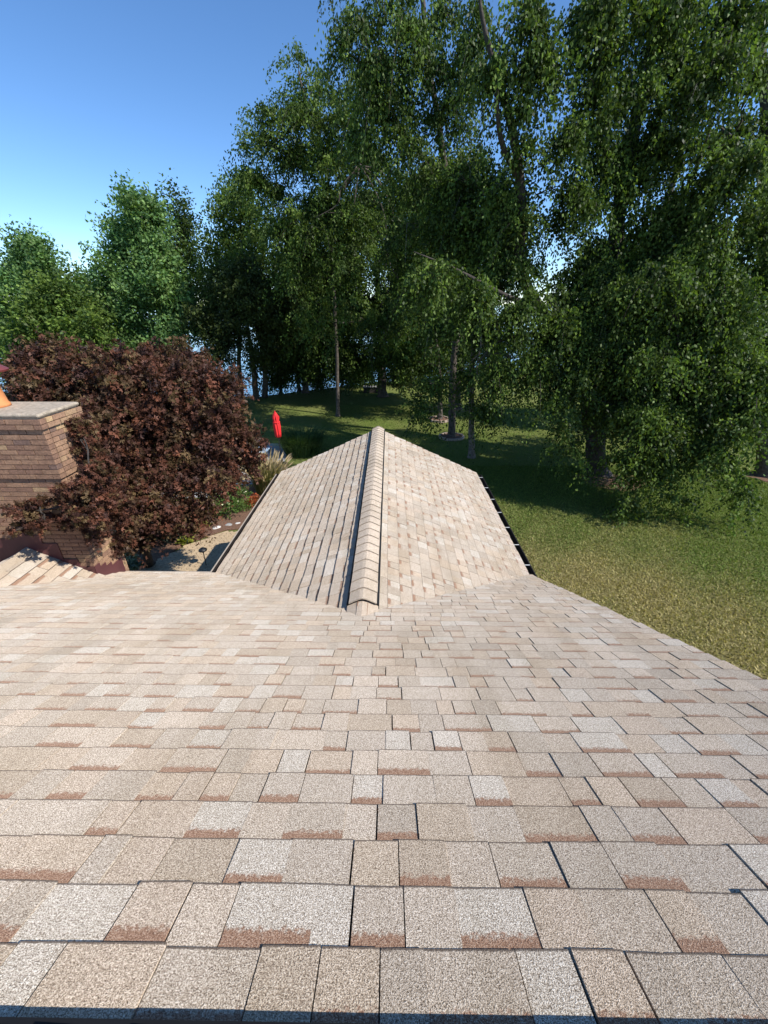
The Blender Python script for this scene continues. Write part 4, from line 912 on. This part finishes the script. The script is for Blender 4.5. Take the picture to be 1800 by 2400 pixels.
# closed red umbrella
p = gpt(662, 1088); um = empty('patio_umbrella', tuple(p)); tag(um, 'closed red patio umbrella on a dark pole', 'umbrella')
MB().tube([(0, 0, 0.05), (0, 0, 2.3)], [0.022, 0.02], 10).build('pole', MAT['black'], um)
MB().lathe((0, 0, 0), [(0.25, 0.0), (0.25, 0.04), (0.05, 0.07), (0.035, 0.25), (0.02, 0.25)], 20).build('base', MAT['black'], um)
cn = MB().lathe((0, 0, 0), [(0.05, 1.22), (0.115, 1.25), (0.13, 1.4), (0.145, 1.7), (0.13, 1.85), (0.105, 1.93), (0.135, 2.08), (0.11, 2.16), (0.05, 2.28), (0.015, 2.31)], 48,
                lambda t, i: 1 + (0.16 if 0 < i < 8 else 0.05) * math.cos(8 * t + 0.5 * i)).build('canopy', MAT['red_cloth'], um, smooth=True)
MB().lathe((0, 0, 1.86), [(0.148, 0), (0.155, 0.02), (0.148, 0.05)], 24).build('tie', MAT['red_cloth'], um)
MB().lathe((0, 0, 2.30), [(0.02, 0), (0.03, 0.03), (0.012, 0.07)], 10).build('finial', MAT['red_cloth'], um)
um.rotation_euler = (0, R(-1.5), 0)
# table and chairs on the patio
p = gpt(605, 1090); tb = empty('patio_table', (p[0], p[1], 0.03)); tag(tb, 'low patio table with pale blue glass top', 'table')
MB().box((-0.55, -0.4, 0.66), (0.55, 0.4, 0.685)).build('table_top', MAT['glass_table'], tb, bevel=0.008)
MB().box((-0.56, -0.41, 0.63), (0.56, 0.41, 0.657)).build('frame', MAT['black'], tb)
for i in (-1, 1):
    for j in (-1, 1): MB().box((i * 0.5 - 0.02, j * 0.35 - 0.02, 0), (i * 0.5 + 0.02, j * 0.35 + 0.02, 0.63)).build('leg', MAT['black'], tb)
def chair(x_, y_, a, lab):
    c = empty('patio_chair', (x_, y_, 0.03)); tag(c, lab, 'chair', 'chairs on the patio'); c.rotation_euler = (0, 0, a)
    MB().box((-0.24, -0.24, 0.40), (0.24, 0.24, 0.43)).build('seat', MAT['black'], c)
    MB().box((-0.22, -0.22, 0.432), (0.22, 0.22, 0.50)).build('cushion', MAT['cushion'], c, bevel=0.02)
    MB().prism([(-0.24, 0.22, 0.43), (0.24, 0.22, 0.43), (0.24, 0.32, 0.92), (-0.24, 0.32, 0.92)], (0, 0.025, 0)).build('backrest', MAT['black'], c)
    for i in (-1, 1):
        for j in (-1, 1): MB().box((i * 0.22 - 0.015, j * 0.22 - 0.015, 0), (i * 0.22 + 0.015, j * 0.22 + 0.015, 0.40)).build('leg', MAT['black'], c)
        MB().box((i * 0.26 - 0.02, -0.22, 0.62), (i * 0.26 + 0.02, 0.26, 0.645)).build('armrest', MAT['black'], c)
q = gpt(598, 1062); chair(q[0], q[1] + 0.2, R(20), 'black patio chair with white cushion behind the glass topped table')
q = gpt(575, 1072); chair(q[0], q[1] + 0.3, R(70), 'black patio chair with white cushion half under the purple maple')
# two stone-edged mulch rings and the bare patches under the great maple
def ring(px, py, r, nst, label):
    c = gpt(px, py); root = empty('mulch_ring', (c[0], c[1], 0)); tag(root, label, 'planting ring')
    MB().lathe((0, 0, 0), [(r, -0.02), (r * 0.98, 0.05), (r * 0.5, 0.08), (0.02, 0.09)], 28).build('mulch', MAT['mulch'], root)
    me = bpy.data.meshes.new('edging_stone'); m = MB().box((-0.1, -0.05, -0.02), (0.1, 0.05, 0.10)); me.from_pydata(m.v, [], m.f); me.materials.append(MAT['edge_stone'])
    for i in range(nst):
        t = 2 * math.pi * i / nst; o = bpy.data.objects.new('edging_stone', me); COL.objects.link(o); o.parent = root
        o.location = (r * math.cos(t), r * math.sin(t), rng.uniform(-0.01, 0.01)); o.rotation_euler = (0, 0, t + math.pi / 2 + rng.uniform(-0.1, 0.1))
ring(1058, 1025, 0.62, 18, 'brown mulch ring edged with stones at the foot of the weeping topped maple')
ring(1030, 984, 0.62, 18, 'brown mulch ring edged with stones round the small farther tree')
def patch(px, py, rx, ry, label=None):
    c = gpt(px, py); mb = MB(); n = 26; ph = rng.uniform(0, 6, 3)
    mb.lathe((0, 0, 0), [(1, -0.03), (0.97, 0.012), (0.5, 0.03), (0.02, 0.035)], n, lambda t, i: 1 + 0.14 * math.sin(3 * t + ph[0]) + 0.08 * math.sin(5 * t + ph[1]))
    o = mb.build('mulch_patch', MAT['mulch']); o.scale = (rx, ry, 1); o.location = (c[0], c[1], 0); tag(o, kind='structure')
patch(1440, 1128, 1.5, 0.9); patch(1800, 1118, 0.9, 0.5)
# things at the water's edge
p = gpt(874, 919); bx = empty('storage_bench', (p[0], p[1], 0)); tag(bx, 'low dark wooden storage bench beside the stout shade tree trunk on the far lawn', 'bench')
MB().box((-0.75, -0.3, 0), (0.75, 0.3, 0.40)).build('box', MAT['wood_dark'], bx)
MB().box((-0.78, -0.33, 0.402), (0.78, 0.33, 0.45)).build('lid', MAT['grey_rock'], bx)
bl = empty('boat_lift', (-2.2, 48.0, LAKEZ)); tag(bl, 'canopied boat lift standing in the lake beyond the lawn', 'boat lift')
for i in (-1, 1):
    for j in (-1, 1): MB().tube([(i * 1.6, j * 1.4, -1.5), (i * 1.6, j * 1.4, 1.55)], [0.05, 0.05], 8).build('post', MAT['wood_dark'], bl)
    MB().box((i * 1.6 - 0.04, -1.4, 0.55), (i * 1.6 + 0.04, 1.4, 0.63)).build('rail', MAT['alu'], bl)
MB().box((-1.6, -1.45, 0.35), (1.6, -1.37, 0.43)).build('rail', MAT['wood_dark'], bl)
MB().prism([(-1.8, -1.7, 1.5), (1.8, -1.7, 1.5), (1.8, -1.7, 1.8), (0, -1.7, 2.3), (-1.8, -1.7, 1.8)], (0, 3.4, 0)).build('canopy', MAT['canvas'], bl)

# ------------------------------------------------------------------ turf blades where the lawn is near
def blades(n, x0, x1, y0, y1):
    X = rng.uniform(x0, x1, n); Y = rng.uniform(y0, y1, n)
    px, py, zc = topx(np.stack([X, Y, np.zeros(n)], 1)); ok = (px > -60) & (px < 1900) & (py > 950) & (py < 1800) & ~((X < XR + 0.05) & (Y < AYE + 0.1)) & ((X > -2.2) | (Y > 15.6))
    X, Y = X[ok], Y[ok]; m = len(X)
    ph = np.sin(X * 1.1 + 1.3 * np.sin(Y * 0.9)) + np.sin(Y * 1.7 + X * 0.6 + 2) + 0.8 * np.sin(X * 3.1 - Y * 2.3)
    d_ = np.hypot(X - 4.2, Y - 5.0); dry = np.clip(0.98 - (d_ - 3.0) / 5.2 + 0.16 * ph + rng.normal(size=m) * 0.2, 0, 1)[:, None]
    green = np.array([0.16, 0.215, 0.048]); straw = np.array([0.42, 0.35, 0.155])
    C = (green * (1 - dry) + straw * dry) * rng.uniform(0.55, 1.35, m)[:, None]
    h = rng.uniform(0.025, 0.065, m); a = rng.uniform(0, 6.28, m); w = 0.012 + 0.010 * rng.random(m)
    s = np.stack([np.cos(a), np.sin(a), 0 * a], 1) * w[:, None]; ln = rng.normal(size=(m, 2)) * 0.035
    b0 = np.stack([X, Y, ground_z(X, Y) - 0.004], 1); tp = b0 + np.stack([ln[:, 0], ln[:, 1], h], 1)
    return np.stack([b0 - s, b0 + s, tp], 1), C
V1, C1 = blades(230000, 2, 15, 2.5, 17); V2, C2 = blades(60000, -4, 20, 15, 30)
tag(quads_mesh('turf', np.concatenate([V1, V2]), np.concatenate([C1, C2]), MAT['blade'], None, 3), 'short grass of the lawn, straw coloured near the house', 'grass', kind='stuff')
